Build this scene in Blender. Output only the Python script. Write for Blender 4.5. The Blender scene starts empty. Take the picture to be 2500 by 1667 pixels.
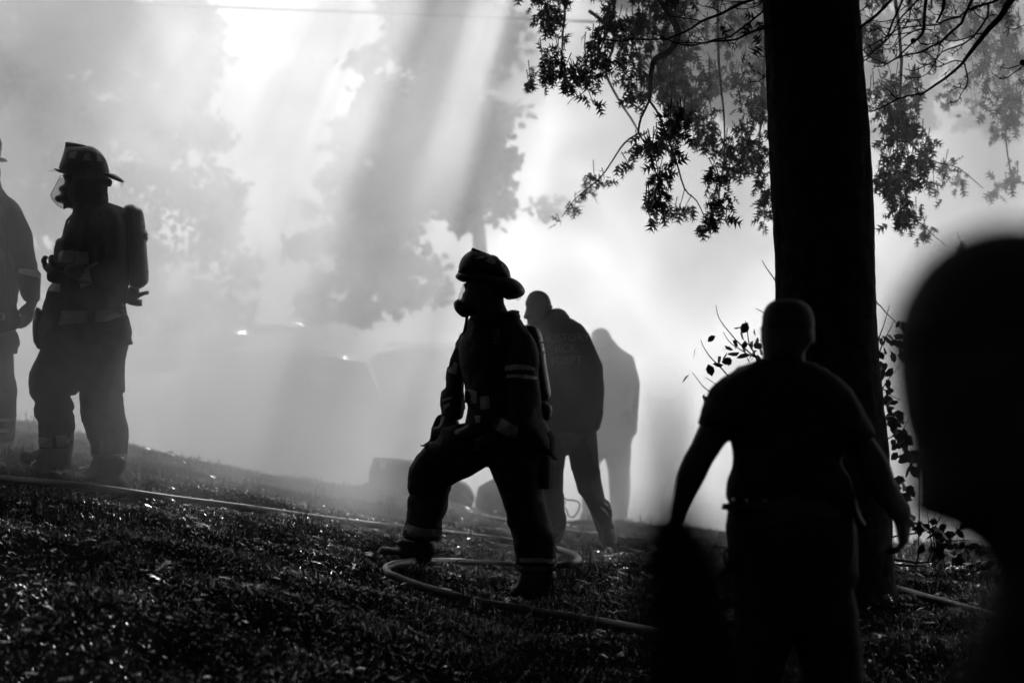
import bpy, bmesh, math, random
import numpy as np
from mathutils import Vector, Matrix, noise
from mathutils.geometry import delaunay_2d_cdt
from mathutils.bvhtree import BVHTree

random.seed(7); RNG = np.random.default_rng(7)
sc = bpy.context.scene
COL = sc.collection
R = math.radians

# ------------------------------------------------------------------ camera
CZ = 1.65                                  # eye height of the photographer
F = 2500 * 100 / 36.0                      # focal length in pixels of the 2500 px wide photo
cd = bpy.data.cameras.new('camera'); cam = bpy.data.objects.new('camera', cd); COL.objects.link(cam)
cd.lens = 100; cd.sensor_width = 36; cd.clip_start = 0.1; cd.clip_end = 2000
cam.location = (0, 0, CZ); cam.rotation_euler = (R(90), 0, 0)
cd.dof.use_dof = True; cd.dof.focus_distance = 14.7; cd.dof.aperture_fstop = 2.8
sc.camera = cam

def at(px, py, Y):                         # photo pixel + distance -> point in the place
    return Vector(((px - 1250) * Y / F, Y, CZ - (py - 833.5) * Y / F))

# ------------------------------------------------------------------ light
SUN = Vector((0.100, 1.0, 0.487)).normalized()         # towards the sun: ahead, a little right, low autumn sun
elev = math.asin(SUN.z); azi = math.atan2(SUN.x, SUN.y)
w = bpy.data.worlds.new('World'); sc.world = w; w.use_nodes = True
nt = w.node_tree; nt.nodes.clear()
sky = nt.nodes.new('ShaderNodeTexSky'); sky.sky_type = 'NISHITA'; sky.sun_disc = False
sky.sun_elevation = elev; sky.sun_rotation = azi; sky.dust_density = 0.8; sky.air_density = 0.6
bw = nt.nodes.new('ShaderNodeRGBToBW'); bgn = nt.nodes.new('ShaderNodeBackground'); wo = nt.nodes.new('ShaderNodeOutputWorld')
bgn.inputs['Strength'].default_value = 0.05
nt.links.new(sky.outputs[0], bw.inputs[0]); nt.links.new(bw.outputs[0], bgn.inputs['Color']); nt.links.new(bgn.outputs[0], wo.inputs['Surface'])
ld = bpy.data.lights.new('sun', 'SUN'); ld.energy = 5.0; ld.angle = R(0.5); ld.color = (1, 1, 1)   # black-and-white photograph: neutral light
so = bpy.data.objects.new('sun', ld); COL.objects.link(so)
so.rotation_euler = SUN.to_track_quat('Z', 'Y').to_euler(); so.location = (3, 30, 15)
vs = sc.view_settings; vs.view_transform = 'Standard'; vs.look = 'None'; vs.gamma = 1; vs.use_curve_mapping = False
vs.exposure = -0.03
cy = sc.cycles
cy.use_denoising = True; cy.volume_bounces = 4; cy.max_bounces = 5; cy.diffuse_bounces = 1; cy.glossy_bounces = 2
cy.transmission_bounces = 3; cy.transparent_max_bounces = 6
cy.volume_step_rate = 1.0; cy.volume_max_steps = 96; cy.sample_clamp_indirect = 3; cy.sample_clamp_direct = 0

# ------------------------------------------------------------------ helpers
def tag(o, label=None, cat=None, group=None, kind=None):
    if label: o['label'] = label
    if cat: o['category'] = cat
    if group: o['group'] = group
    if kind: o['kind'] = kind
    return o

def empty(name, loc, label, cat, group=None):
    o = bpy.data.objects.new(name, None); COL.objects.link(o); o.location = loc; o.empty_display_size = .1
    return tag(o, label, cat, group)

def link(name, me, mat, parent=None):
    o = bpy.data.objects.new(name, me); COL.objects.link(o)
    if mat and not me.materials: me.materials.append(mat)
    if parent is not None:
        o.parent = parent; o.matrix_parent_inverse = Matrix.Translation(-Vector(parent_world(parent)))
    return o

def parent_world(p):
    return Vector(p.location) if p.type == 'EMPTY' else Vector((0, 0, 0))

def mesh(name, V, Fc, smooth=True):
    me = bpy.data.meshes.new(name); me.from_pydata([tuple(v) for v in V], [], [tuple(f) for f in Fc]); me.update()
    if smooth: me.polygons.foreach_set('use_smooth', [True] * len(me.polygons))
    return me

def mesh_np(name, V, T, smooth=False):     # numpy triangles, for foliage and grass
    me = bpy.data.meshes.new(name); n = len(V); t = len(T)
    me.vertices.add(n); me.vertices.foreach_set('co', V.astype(np.float32).ravel())
    me.loops.add(3 * t); me.loops.foreach_set('vertex_index', T.astype(np.int32).ravel())
    me.polygons.add(t); me.polygons.foreach_set('loop_start', np.arange(0, 3 * t, 3, dtype=np.int32))
    me.polygons.foreach_set('loop_total', np.full(t, 3, dtype=np.int32))
    me.update(calc_edges=True)
    return me

MATS = {}
def mat(name, v, rough=.8, spec=.3, vary=0, scale=20, bump=0, bscale=60, metal=0, coat=0):
    if name in MATS: return MATS[name]
    m = bpy.data.materials.new(name); m.use_nodes = True; n = m.node_tree; b = n.nodes['Principled BSDF']
    b.inputs['Base Color'].default_value = (v, v, v, 1); b.inputs['Roughness'].default_value = rough
    b.inputs['Specular IOR Level'].default_value = spec; b.inputs['Metallic'].default_value = metal
    b.inputs['Coat Weight'].default_value = coat
    tc = n.nodes.new('ShaderNodeTexCoord')
    if vary:
        no = n.nodes.new('ShaderNodeTexNoise'); no.inputs['Scale'].default_value = scale; no.inputs['Detail'].default_value = 4
        mr = n.nodes.new('ShaderNodeMapRange'); mr.inputs['To Min'].default_value = v * (1 - vary); mr.inputs['To Max'].default_value = v * (1 + vary)
        mr.inputs['From Min'].default_value = .3; mr.inputs['From Max'].default_value = .7
        n.links.new(tc.outputs['Object'], no.inputs['Vector']); n.links.new(no.outputs['Fac'], mr.inputs['Value'])
        n.links.new(mr.outputs[0], b.inputs['Base Color'])
    if bump:
        nb = n.nodes.new('ShaderNodeTexNoise'); nb.inputs['Scale'].default_value = bscale; nb.inputs['Detail'].default_value = 5
        bp = n.nodes.new('ShaderNodeBump'); bp.inputs['Strength'].default_value = bump; bp.inputs['Distance'].default_value = .01
        n.links.new(tc.outputs['Object'], nb.inputs['Vector']); n.links.new(nb.outputs['Fac'], bp.inputs['Height'])
        n.links.new(bp.outputs[0], b.inputs['Normal'])
    MATS[name] = m
    return m

M_gear = mat('turnout_fabric', .022, .75, .25, .3, 30, .5, 150)
M_dark = mat('dark_cloth', .02, .85, .15, .3, 30, .4, 200)
M_navy = mat('navy_cloth', .02, .9, .1, .2, 25)
M_shirt = mat('light_shirt', .10, .9, .1, .2, 25)
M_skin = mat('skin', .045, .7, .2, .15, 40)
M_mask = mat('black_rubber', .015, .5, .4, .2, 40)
M_shell = mat('helmet_shell', .025, .5, .3, .25, 40, .1, 90)
M_refl = mat('reflective_tape', .32, .5, .4, .25, 90, .3, 300)
M_leath = mat('boot_leather', .02, .5, .4, .3, 30)
M_cyl = mat('cylinder_wrap', .04, .35, .5, .2, 30)
M_metal = mat('dull_metal', .3, .35, .5, .2, 40, 0, 60, .9)
M_print = mat('print', .13, .8, .2)
M_hose = mat('hose_jacket', .075, .42, .3, .3, 60, .3, 300)
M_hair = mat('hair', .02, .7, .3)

def glass_mat(name, mixf, rough=.05):
    m = bpy.data.materials.new(name); m.use_nodes = True; n = m.node_tree; n.nodes.clear()
    o = n.nodes.new('ShaderNodeOutputMaterial'); t = n.nodes.new('ShaderNodeBsdfTransparent'); g = n.nodes.new('ShaderNodeBsdfGlossy')
    t.inputs[0].default_value = (.82, .82, .82, 1); g.inputs['Roughness'].default_value = rough; g.inputs[0].default_value = (.6, .6, .6, 1)
    x = n.nodes.new('ShaderNodeMixShader'); x.inputs[0].default_value = mixf
    n.links.new(t.outputs[0], x.inputs[1]); n.links.new(g.outputs[0], x.inputs[2]); n.links.new(x.outputs[0], o.inputs[0])
    return m
M_visor = glass_mat('clear_visor', .12)

# crop -> photo pixel converters used when measuring
def crop(ox, oy, s): return lambda pts: [(ox + p[0] / s, oy + p[1] / s) + tuple(p[2:]) for p in pts]
c1 = crop(0, 300, 3.136); c2 = crop(0, 750, 3.136); c3 = crop(900, 580, 3.136); c4 = crop(880, 1000, 3.015)
c5 = crop(1250, 680, 2.305); c6 = crop(1600, 700, 2.24); c7 = crop(1080, 590, 7.84); cR = crop(1600, 1100, 2.613)
cW = crop(1060, 820, 5.228); cE1 = crop(0, 320, 3.136); cE2 = crop(0, 800, 3.92); cH = crop(2060, 1200, 7.84)
cBL = crop(1440, 0, 5.113); cBR = crop(2090, 0, 5.407); cF = crop(1250, 690, 5.806); cG = crop(1650, 620, 4.127)

def inside(poly, P):
    x, y = P[:, 0], P[:, 1]; n = len(poly); c = np.zeros(len(P), bool); j = n - 1
    for i in range(n):
        xi, yi = poly[i]; xj, yj = poly[j]
        if yi != yj:
            c ^= ((yi > y) != (yj > y)) & (x < (xj - xi) * (y - yi) / (yj - yi) + xi)
        j = i
    return c

def segdist(poly, P):
    A = np.array(poly); B = np.roll(A, -1, 0); d = np.full(len(P), 1e9)
    for a, b in zip(A, B):
        ab = b - a; t = np.clip(((P - a) @ ab) / max(ab @ ab, 1e-12), 0, 1)
        d = np.minimum(d, np.hypot(*(P - a - t[:, None] * ab).T))
    return d

def flat(poly_px, Y, h, chaikin=1, jit=0.0):
    """photo outline -> metres at distance Y, softened, resampled, triangulated; returns pts, tris, boundary count, edge distance"""
    p = [np.array([at(q[0], q[1], Y).x, at(q[0], q[1], Y).z]) for q in poly_px]
    for _ in range(chaikin):
        n = len(p); q = []
        for i in range(n):
            a, b = p[i], p[(i + 1) % n]; q += [a * .8 + b * .2, a * .2 + b * .8]
        p = q
    out = []; n = len(p)
    for i in range(n):
        a, b = p[i], p[(i + 1) % n]; L = np.hypot(*(b - a)); k = max(1, int(L / h))
        if L < 1e-5: continue
        for s in range(k): out.append(a + (b - a) * s / k)
    if jit:
        o2 = []
        for q in out:
            v = noise.noise_vector(Vector((q[0] * 28, Y, q[1] * 28))) * jit + noise.noise_vector(Vector((q[0] * 9, Y + 5, q[1] * 9))) * jit * 1.2
            o2.append(q + np.array([v.x, v.z]))
        out = o2
    P = np.array(out); lo, hi = P.min(0), P.max(0)
    g = h * 1.5
    xs = np.arange(lo[0], hi[0], g); ys = np.arange(lo[1], hi[1], g * .87)
    G = np.array([(x + (.5 * g if j % 2 else 0), y) for j, y in enumerate(ys) for x in xs])
    if len(G):
        G = G[inside(P, G)]
    if len(G):
        dG = segdist(P, G); G = G[dG > h * .55]
    allp = np.vstack([P, G]) if len(G) else P
    nb = len(P)
    r = delaunay_2d_cdt([Vector(q) for q in allp], [(i, (i + 1) % nb) for i in range(nb)], [], 0, 1e-6)
    V = np.array([tuple(v) for v in r[0]]); T = [f for f in r[2]]
    C = np.array([V[list(f)].mean(0) for f in T]); ok = inside(P, C); T = [f for f, k in zip(T, ok) if k]
    d = segdist(P, V); d[d < 1e-5] = 0
    return V, T, d

def inflate_data(poly_px, Y, D, Rm, yo=0, h=.014, chaikin=1, jit=0, fold=0.0, back=1.0, slope=None):
    V, T, d = flat(poly_px, Y, h, chaikin, jit)
    t = D * np.sqrt(np.clip(1 - (1 - np.minimum(d, Rm) / Rm) ** 2, 0, 1))
    verts = []; fi = {}; bi = {}
    yb = np.full(len(V), Y + yo)
    if slope: yb = yb + slope(V)
    for i, (x, z) in enumerate(V):
        n1 = 0
        if fold and d[i] > 0:
            q = Vector((x * 14, Y * 3, z * 9)); n1 = fold * (noise.noise(q) + .6 * noise.noise(q * 2.3 + Vector((4, 1, 2)))) * min(1, d[i] / .02)
        if d[i] == 0:
            verts.append((x, yb[i], z)); fi[i] = bi[i] = len(verts) - 1
        else:
            verts.append((x, yb[i] - t[i] - n1, z)); fi[i] = len(verts) - 1
            verts.append((x, yb[i] + t[i] * back + n1, z)); bi[i] = len(verts) - 1
    faces = []
    for f in T:
        if len(f) != 3: continue
        a, b, c = f
        cr = (V[b][0] - V[a][0]) * (V[c][1] - V[a][1]) - (V[b][1] - V[a][1]) * (V[c][0] - V[a][0])
        if cr < 0: a, b, c = a, c, b
        f1 = (fi[a], fi[b], fi[c]); f2 = (bi[a], bi[c], bi[b])
        faces.append(f1)
        if set(f1) != set(f2): faces.append(f2)
    used = sorted(set(i for f in faces for i in f)); rm = {u: k for k, u in enumerate(used)}
    return [verts[u] for u in used], [tuple(rm[i] for i in f) for f in faces]

def inflate(name, m, parent, poly, Y, D, Rm, **k):
    V, Fc = inflate_data(poly, Y, D, Rm, **k)
    return link(name, mesh(name, V, Fc), m, parent)

def tube_data(pts, seg=10, cap=True):
    """pts: (Vector, radius). closed tapered tube with rounded ends"""
    P = [Vector(p[0]) for p in pts]; r = [p[1] for p in pts]
    if cap:
        d0 = (P[0] - P[1]).normalized(); d1 = (P[-1] - P[-2]).normalized()
        P = [P[0] + d0 * r[0], P[0] + d0 * r[0] * .7] + P + [P[-1] + d1 * r[-1] * .7, P[-1] + d1 * r[-1]]
        r = [r[0] * .05, r[0] * .7] + r + [r[-1] * .7, r[-1] * .05]
    V = []; Fc = []; up = Vector((0, 0, 1)); pn = None
    for i, p in enumerate(P):
        t = (P[min(i + 1, len(P) - 1)] - P[max(i - 1, 0)])
        t = t.normalized() if t.length > 1e-9 else Vector((0, 0, 1))
        if pn is None:
            a = t.cross(up if abs(t.z) < .9 else Vector((1, 0, 0))).normalized()
        else:
            a = (pn - t * pn.dot(t)); a = a.normalized() if a.length > 1e-6 else t.orthogonal().normalized()
        pn = a; b = t.cross(a)
        for k in range(seg):
            an = 2 * math.pi * k / seg
            V.append(p + (a * math.cos(an) + b * math.sin(an)) * r[i])
    n = len(P)
    for i in range(n - 1):
        for k in range(seg):
            Fc.append((i * seg + k, i * seg + (k + 1) % seg, (i + 1) * seg + (k + 1) % seg, (i + 1) * seg + k))
    Fc.append(tuple(range(seg))[::-1]); Fc.append(tuple((n - 1) * seg + k for k in range(seg)))
    return V, Fc

def merge(parts):
    V = []; Fc = []
    for v, f in parts:
        o = len(V); V += [tuple(q) for q in v]; Fc += [tuple(i + o for i in g) for g in f]
    return V, Fc

def tube(name, m, parent, pts, seg=10): return link(name, mesh(name, *tube_data(pts, seg)), m, parent)

def remeshed(name, m, parent, parts, voxel=.012, smooth_it=3):
    V, Fc = merge(parts); me = mesh(name, V, Fc)
    o = bpy.data.objects.new(name, me); COL.objects.link(o)
    md = o.modifiers.new('r', 'REMESH'); md.mode = 'VOXEL'; md.voxel_size = voxel; md.use_smooth_shade = True
    s = o.modifiers.new('s', 'SMOOTH'); s.iterations = smooth_it; s.factor = .5
    dg = bpy.context.evaluated_depsgraph_get(); dg.update()
    me2 = bpy.data.meshes.new_from_object(o.evaluated_get(dg)); me2.name = name
    bpy.data.objects.remove(o); me2.materials.clear()
    return link(name, me2, m, parent)

def bvh(o):
    W = Matrix.Identity(4)
    return BVHTree.FromPolygons([v.co for v in o.data.vertices], [tuple(p.vertices) for p in o.data.polygons])

def patch(name, m, parent, poly, Y, hosts, lift=.006, h=.012, chaikin=0, fromback=False):
    """piece of tape / pocket lying on the camera-side surface of the host meshes"""
    V, T, d = flat(poly, Y, h, chaikin); tr = [bvh(x) for x in hosts]; ys = []
    for x, z in V:
        y = None
        for b in tr:
            hit = b.ray_cast(Vector((x, 0.5, z)), Vector((0, 1, 0)))
            if hit[0] is not None: y = hit[0].y if y is None else min(y, hit[0].y)
        ys.append(y)
    good = [y for y in ys if y is not None]; my = sum(good) / max(1, len(good)) if good else Y
    ys = [my if y is None else y for y in ys]
    n = len(V); vs_ = [(V[i][0], ys[i] - lift, V[i][1]) for i in range(n)] + [(V[i][0], ys[i] + .002, V[i][1]) for i in range(n)]
    fs = []; ed = {}
    for f in T:
        a, b, c = f[:3]
        cr = (V[b][0] - V[a][0]) * (V[c][1] - V[a][1]) - (V[b][1] - V[a][1]) * (V[c][0] - V[a][0])
        if cr < 0: a, b, c = a, c, b
        fs += [(a, b, c), (a + n, c + n, b + n)]
        for e in ((a, b), (b, c), (c, a)):
            ed[e] = 1
    for (a, b) in list(ed):
        if (b, a) not in ed: fs.append((b, a, a + n, b + n))
    return link(name, mesh(name, vs_, fs, False), m, parent)

def lettering(name, m, parent, text, cx, cy, size_px, Y, hosts, rot=0, lift=.004, arc=0):
    cu = bpy.data.curves.new('t', 'FONT'); cu.body = text; cu.align_x = 'CENTER'; cu.align_y = 'CENTER'; cu.size = 1.4; cu.resolution_u = 2
    o = bpy.data.objects.new('t', cu); COL.objects.link(o)
    dg = bpy.context.evaluated_depsgraph_get(); dg.update()
    me = bpy.data.meshes.new_from_object(o.evaluated_get(dg)); bpy.data.objects.remove(o)
    tr = [bvh(x) for x in hosts]; s = size_px * Y / F; c = at(cx, cy, Y); ca, sa = math.cos(rot), math.sin(rot); last = Y
    for v in me.vertices:
        x, y = v.co.x, v.co.y
        if arc: y -= arc * x * x
        X, Z = c.x + s * (x * ca - y * sa), c.z + s * (x * sa + y * ca); yy = None
        for b in tr:
            hit = b.ray_cast(Vector((X, .5, Z)), Vector((0, 1, 0)))
            if hit[0] is not None: yy = hit[0].y if yy is None else min(yy, hit[0].y)
        if yy is None: yy = last
        last = yy; v.co = (X, yy - lift, Z)
    me.update(); me.materials.clear()
    return link(name, me, m, parent)

# ------------------------------------------------------------------ ground
def sstep(a, b, x):
    t = np.clip((x - a) / (b - a), 0, 1); return t * t * (3 - 2 * t)

def gz(X, Y):
    X = np.asarray(X, float); Y = np.asarray(Y, float)
    Xl = -np.minimum(X, 0); Xl = np.minimum(Xl, 4 + .15 * np.maximum(Xl - 4, 0))
    z = .33 + .235 * Xl + .012 * np.clip(X, 0, 4)
    z = z - .02 * np.maximum(Y - 16.5, 0)
    yc = np.interp(X, [-4.5, -3.6, -2, -1.2, 0, 1, 1.7, 2.5, 4], [19.3, 19.6, 21, 22, 24, 22.5, 20.5, 19.0, 17])
    dd = np.maximum(Y - yc, 0)
    z = z - .10 * dd ** 1.25 * (dd < 9) - .10 * 9 ** 1.25 * (dd >= 9)
    z = np.where(Y > yc, np.maximum(z, -.55 + 0 * z), z)
    z = z - .30 * (1 - sstep(8.5, 12.5, Y))
    z = z + .75 * sstep(36, 46, Y)
    z = z + .02 * np.sin(X * 2.1 + Y * .7) + .014 * np.sin(X * 5.3 - Y * 3.1) + .01 * np.sin(Y * 6.1 + X * 2.)
    return z

def G(x, y): return float(gz(x, y))

xs = np.concatenate([np.array([-400, -150, -60, -30, -18, -12, -9]), np.arange(-7, 7.01, .14), np.array([9, 12, 18, 30, 60, 150, 400])])
ys = np.concatenate([np.array([-60, -20, -8, -3, 0, 3, 6]), np.arange(8, 30, .14), np.arange(30, 60, 1.5), np.array([70, 100, 200, 450, 900])])
XX, YY = np.meshgrid(xs, ys); ZZ = gz(XX, YY)
V = [(x, y, z) for x, y, z in zip(XX.ravel(), YY.ravel(), ZZ.ravel())]; nx = len(xs)
Fc = [(j * nx + i, j * nx + i + 1, (j + 1) * nx + i + 1, (j + 1) * nx + i) for j in range(len(ys) - 1) for i in range(nx - 1)]
M_soil = mat('turf_soil', .012, 1.0, .0, .5, 6, .6, 40)
tag(link('ground', mesh('ground', V, Fc), M_soil), 'grassy slope rising to the left and dropping away behind the men', None, None, 'structure')

# turf: one blade mesh cloud
def blades(n, xr, yr, hmin, hmax, wd, lean=.9, clump=None):
    Y0 = RNG.uniform(yr[0] ** 2, yr[1] ** 2, n * 2) ** .5 if clump is None else None
    if clump is None:
        X0 = RNG.uniform(-1, 1, n * 2) * (Y0 * .19 + .5)
        k = (X0 > xr[0]) & (X0 < xr[1]); X0, Y0 = X0[k][:n], Y0[k][:n]
        # uneven turf: fewer blades in bare spots
        f = np.sin(X0 * 3.1 + 1.3 * np.sin(Y0 * 2.3)) * np.sin(Y0 * 1.9 + np.sin(X0 * 4.7)); k = RNG.uniform(0, 1, len(X0)) < .72 + .38 * f
        X0, Y0 = X0[k], Y0[k]
        hm = .75 + .5 * (np.sin(X0 * 5 + Y0 * 2.2) * np.sin(Y0 * 4.1 - X0)) 
    else:
        c = clump[RNG.integers(0, len(clump), n)]; X0 = c[:, 0] + RNG.normal(0, .045, n); Y0 = c[:, 1] + RNG.normal(0, .05, n); hm = np.ones(n)
    m = len(X0); Z0 = gz(X0, Y0) - .004
    H = RNG.uniform(hmin, hmax, m) * hm; a = RNG.uniform(0, 2 * np.pi, m); b = RNG.uniform(0, 2 * np.pi, m); L = RNG.uniform(.1, lean, m) ** 1.3
    wdv = RNG.uniform(.6, 1.3, m) * wd
    dx, dy = np.cos(a) * wdv, np.sin(a) * wdv; lx, ly = np.cos(b) * L * H, np.sin(b) * L * H
    P = np.stack([X0, Y0, Z0], 1); D = np.stack([dx, dy, 0 * dx], 1)
    mid = P + np.stack([lx * .35, ly * .35, H * .6], 1); tip = P + np.stack([lx * 1.25, ly * 1.25, H * np.maximum(.08, 1 - .55 * L ** 2)], 1)
    V = np.stack([P - D, P + D, mid - D * .8, mid + D * .8, tip], 1).reshape(-1, 3)
    i = np.arange(m)[:, None] * 5
    T = np.stack([i + [0, 1, 3], i + [0, 3, 2], i + [2, 3, 4]], 1).reshape(-1, 3)
    return V, T

def join_np(L):
    Vs, Ts, o = [], [], 0
    for V, T in L: Vs.append(V); Ts.append(T + o); o += len(V)
    return np.vstack(Vs), np.vstack(Ts)

M_grass = mat('grass_blade', .08, .26, .8, .4, 8)
tuft = np.array([(RNG.uniform(-1, 1) * (y * .18), y) for y in RNG.uniform(11.5, 24, 130)])
V, T = join_np([blades(330000, (-6, 6), (6.3, 24.5), .015, .05, .0016, 1.9), blades(260000, (-6, 6), (6.3, 24.5), .012, .036, .002, 1.1), blades(18000, (-6, 6), (6.5, 24.5), .025, .065, .0022, .9), blades(3200, None, None, .05, .12, .003, .8, tuft)])
tag(link('grass', mesh_np('grass', V, T), M_grass), 'short damp grass glinting against the sun on the slope', 'grass', None, 'stuff')

# ------------------------------------------------------------------ oak leaf template
def leaf_template():
    V = [(0, -.12, 0), (.012, 0, 0), (-.012, 0, 0), (.02, .25, .01), (-.02, .25, .01), (.025, .5, .015), (-.025, .5, .015), (.02, .72, .005), (-.02, .72, .005), (0, 1.0, -.06)]
    T = [(0, 1, 2), (1, 3, 4), (1, 4, 2), (3, 5, 6), (3, 6, 4), (5, 7, 8), (5, 8, 6), (7, 9, 8)]
    def lobe(base0, base1, sx, tip, side):
        V.append((tip[0] * sx, tip[1], -.07)); i = len(V) - 1
        V.append(((tip[0] * .55) * sx, tip[1] - .17, -.02)); j = len(V) - 1
        T.append((base0, base1, j)); T.append((base1, i, j))
    for sx, o in ((1, 0), (-1, 1)):
        lobe(1 + o, 3 + o, sx, (.30, .26), o); lobe(3 + o, 5 + o, sx, (.46, .60), o); lobe(5 + o, 7 + o, sx, (.34, .90), o)
    return np.array(V), np.array(T)
LV, LT = leaf_template()
LV = LV - np.array([0, -.12, 0])
def simple_leaf():
    V = np.array([(0, 0, 0), (.28, .35, .05), (-.28, .35, .05), (.26, .7, .0), (-.26, .7, .0), (0, 1, -.08)]); T = np.array([(0, 1, 2), (1, 3, 4), (1, 4, 2), (3, 5, 4)])
    return V, T
SV, ST = simple_leaf()

def rotmats(n, droop=.7):
    """leaf long axis mostly pointing down/outwards"""
    d = RNG.normal(0, .65, (n, 3)); d[:, 2] -= droop; d /= np.linalg.norm(d, axis=1)[:, None]
    r = RNG.normal(0, 1, (n, 3)); a = np.cross(d, r); a /= np.linalg.norm(a, axis=1)[:, None]; c = np.cross(a, d)
    return np.stack([a, d, c], 2)

def leaves_np(P, size, tmpl=(None, None), droop=.7):
    tv, tt = tmpl; n = len(P); M = rotmats(n, droop); s = np.asarray(size)
    if s.ndim == 0: s = np.full(n, float(s))
    V = np.einsum('nij,kj->nki', M, tv) * s[:, None, None] + P[:, None, :]
    T = tt[None] + (np.arange(n) * len(tv))[:, None, None]
    return V.reshape(-1, 3), T.reshape(-1, 3)

def bez(pts, r0, r1, wob=.01, step=None):
    """px/py/Y polyline -> wobbly tapered list"""
    P = [Vector(p) for p in pts]; out = []; n = len(P)
    for i in range(n - 1):
        p0 = P[max(i - 1, 0)]; p1 = P[i]; p2 = P[i + 1]; p3 = P[min(i + 2, n - 1)]
        for k in range(3):
            t = k / 3; t2, t3 = t * t, t * t * t
            out.append(.5 * ((2 * p1) + (p2 - p0) * t + (2 * p0 - 5 * p1 + 4 * p2 - p3) * t2 + (3 * p1 - p0 - 3 * p2 + p3) * t3))
    out.append(P[-1]); m = len(out)
    return [(p + noise.noise_vector(p * 9) * wob, r0 + (r1 - r0) * i / (m - 1)) for i, p in enumerate(out)]


# ------------------------------------------------------------------ air: thin haze everywhere, smoke behind the men
def closed_box(name, lo, hi, m, label):
    V = [(x, y, z) for x in (lo[0], hi[0]) for y in (lo[1], hi[1]) for z in (lo[2], hi[2])]
    Fc = [(0, 1, 3, 2), (4, 6, 7, 5), (0, 4, 5, 1), (2, 3, 7, 6), (0, 2, 6, 4), (1, 5, 7, 3)]
    o = link(name, mesh(name, V, Fc, False), m); tag(o, label, None, None, 'stuff'); return o

def vol_mat(name, dens, aniso):
    m = bpy.data.materials.new(name); m.use_nodes = True; n = m.node_tree; n.nodes.clear()
    o = n.nodes.new('ShaderNodeOutputMaterial'); v = n.nodes.new('ShaderNodeVolumePrincipled')
    v.inputs['Color'].default_value = (.97, .97, .97, 1); v.inputs['Density'].default_value = dens; v.inputs['Anisotropy'].default_value = aniso
    n.links.new(v.outputs[0], o.inputs['Volume'])
    return m, n, v
HAZE = False
if HAZE:
    m, _, _ = vol_mat('haze_air', .0012, .7)
    closed_box('haze', (-60, -5, -3), (60, 140, 16), m, 'thin even haze over the whole slope')
SM, n, v = vol_mat('smoke_air', 1, .72)
def math_node(op, a, b=None, clamp=False):
    q = n.nodes.new('ShaderNodeMath'); q.operation = op; q.use_clamp = clamp
    for k, s_ in enumerate((a, b)):
        if s_ is None: continue
        if isinstance(s_, (int, float)): q.inputs[k].default_value = s_
        else: n.links.new(s_, q.inputs[k])
    return q.outputs[0]
def mapr(src, a, b, c, d, smooth=True):
    q = n.nodes.new('ShaderNodeMapRange'); q.interpolation_type = 'SMOOTHSTEP' if smooth else 'LINEAR'
    n.links.new(src, q.inputs[0])
    for k, val in zip((1, 2, 3, 4), (a, b, c, d)): q.inputs[k].default_value = val
    return q.outputs[0]
tc = n.nodes.new('ShaderNodeTexCoord'); sp = n.nodes.new('ShaderNodeSeparateXYZ'); n.links.new(tc.outputs['Object'], sp.inputs[0])
ns = n.nodes.new('ShaderNodeTexNoise'); ns.inputs['Scale'].default_value = .32; ns.inputs['Detail'].default_value = 3; ns.inputs['Distortion'].default_value = .6
va = n.nodes.new('ShaderNodeVectorMath'); va.operation = 'ADD'; va.inputs[1].default_value = (-8.0, 9.0, 2.5)
n.links.new(tc.outputs['Object'], va.inputs[0]); n.links.new(va.outputs[0], ns.inputs['Vector'])
n2 = n.nodes.new('ShaderNodeTexNoise'); n2.inputs['Scale'].default_value = .75; n2.inputs['Detail'].default_value = 4; n2.inputs['Distortion'].default_value = 1.2
n.links.new(va.outputs[0], n2.inputs['Vector'])
cloud = math_node('MULTIPLY', mapr(ns.outputs['Fac'], .38, .62, .4, 1.6), mapr(n2.outputs['Fac'], .38, .62, .1, 1.9))
ydist = math_node('ADD', sp.outputs[1], math_node('MULTIPLY', math_node('SUBTRACT', ns.outputs['Fac'], .5), 6.0))
ydist = math_node('ADD', ydist, math_node('MULTIPLY', math_node('MULTIPLY', math_node('MAXIMUM', math_node('SUBTRACT', sp.outputs[2], 2.3), 0), 1.5), math_node('ADD', mapr(sp.outputs[0], -2.2, -.4, .1, 1), mapr(sp.outputs[0], .1, 1.4, 0, 2.0))))
ydist = math_node('ADD', ydist, math_node('MULTIPLY', math_node('MINIMUM', math_node('MAXIMUM', math_node('MULTIPLY', sp.outputs[0], -1.0), 0), 4), math_node('MULTIPLY', mapr(sp.outputs[2], 2.2, 3.6, 1, .25), 1.25)))
near = math_node('MULTIPLY', mapr(ydist, 15.0, 24, 0, 1), mapr(sp.outputs[1], 13.2, 15.6, 0, 1))
top = mapr(sp.outputs[2], 3.8, 9.5, 1, .28)
low = mapr(sp.outputs[2], .5, 4.5, 1.2, .9)
farr = math_node('ADD', mapr(sp.outputs[1], 27, 37, 1, .3), mapr(sp.outputs[1], 44, 56, 0, .25))
dens = math_node('MULTIPLY', math_node('MULTIPLY', near, cloud), math_node('MULTIPLY', math_node('MULTIPLY', top, low), farr))
dens = math_node('MULTIPLY', dens, .175)
n.links.new(dens, v.inputs['Density'])
closed_box('smoke', (-22, 12.5, -1.5), (30, 84, 14), SM, 'thick drifting grey smoke filling the air behind the men, shot with sunbeams')

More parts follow.
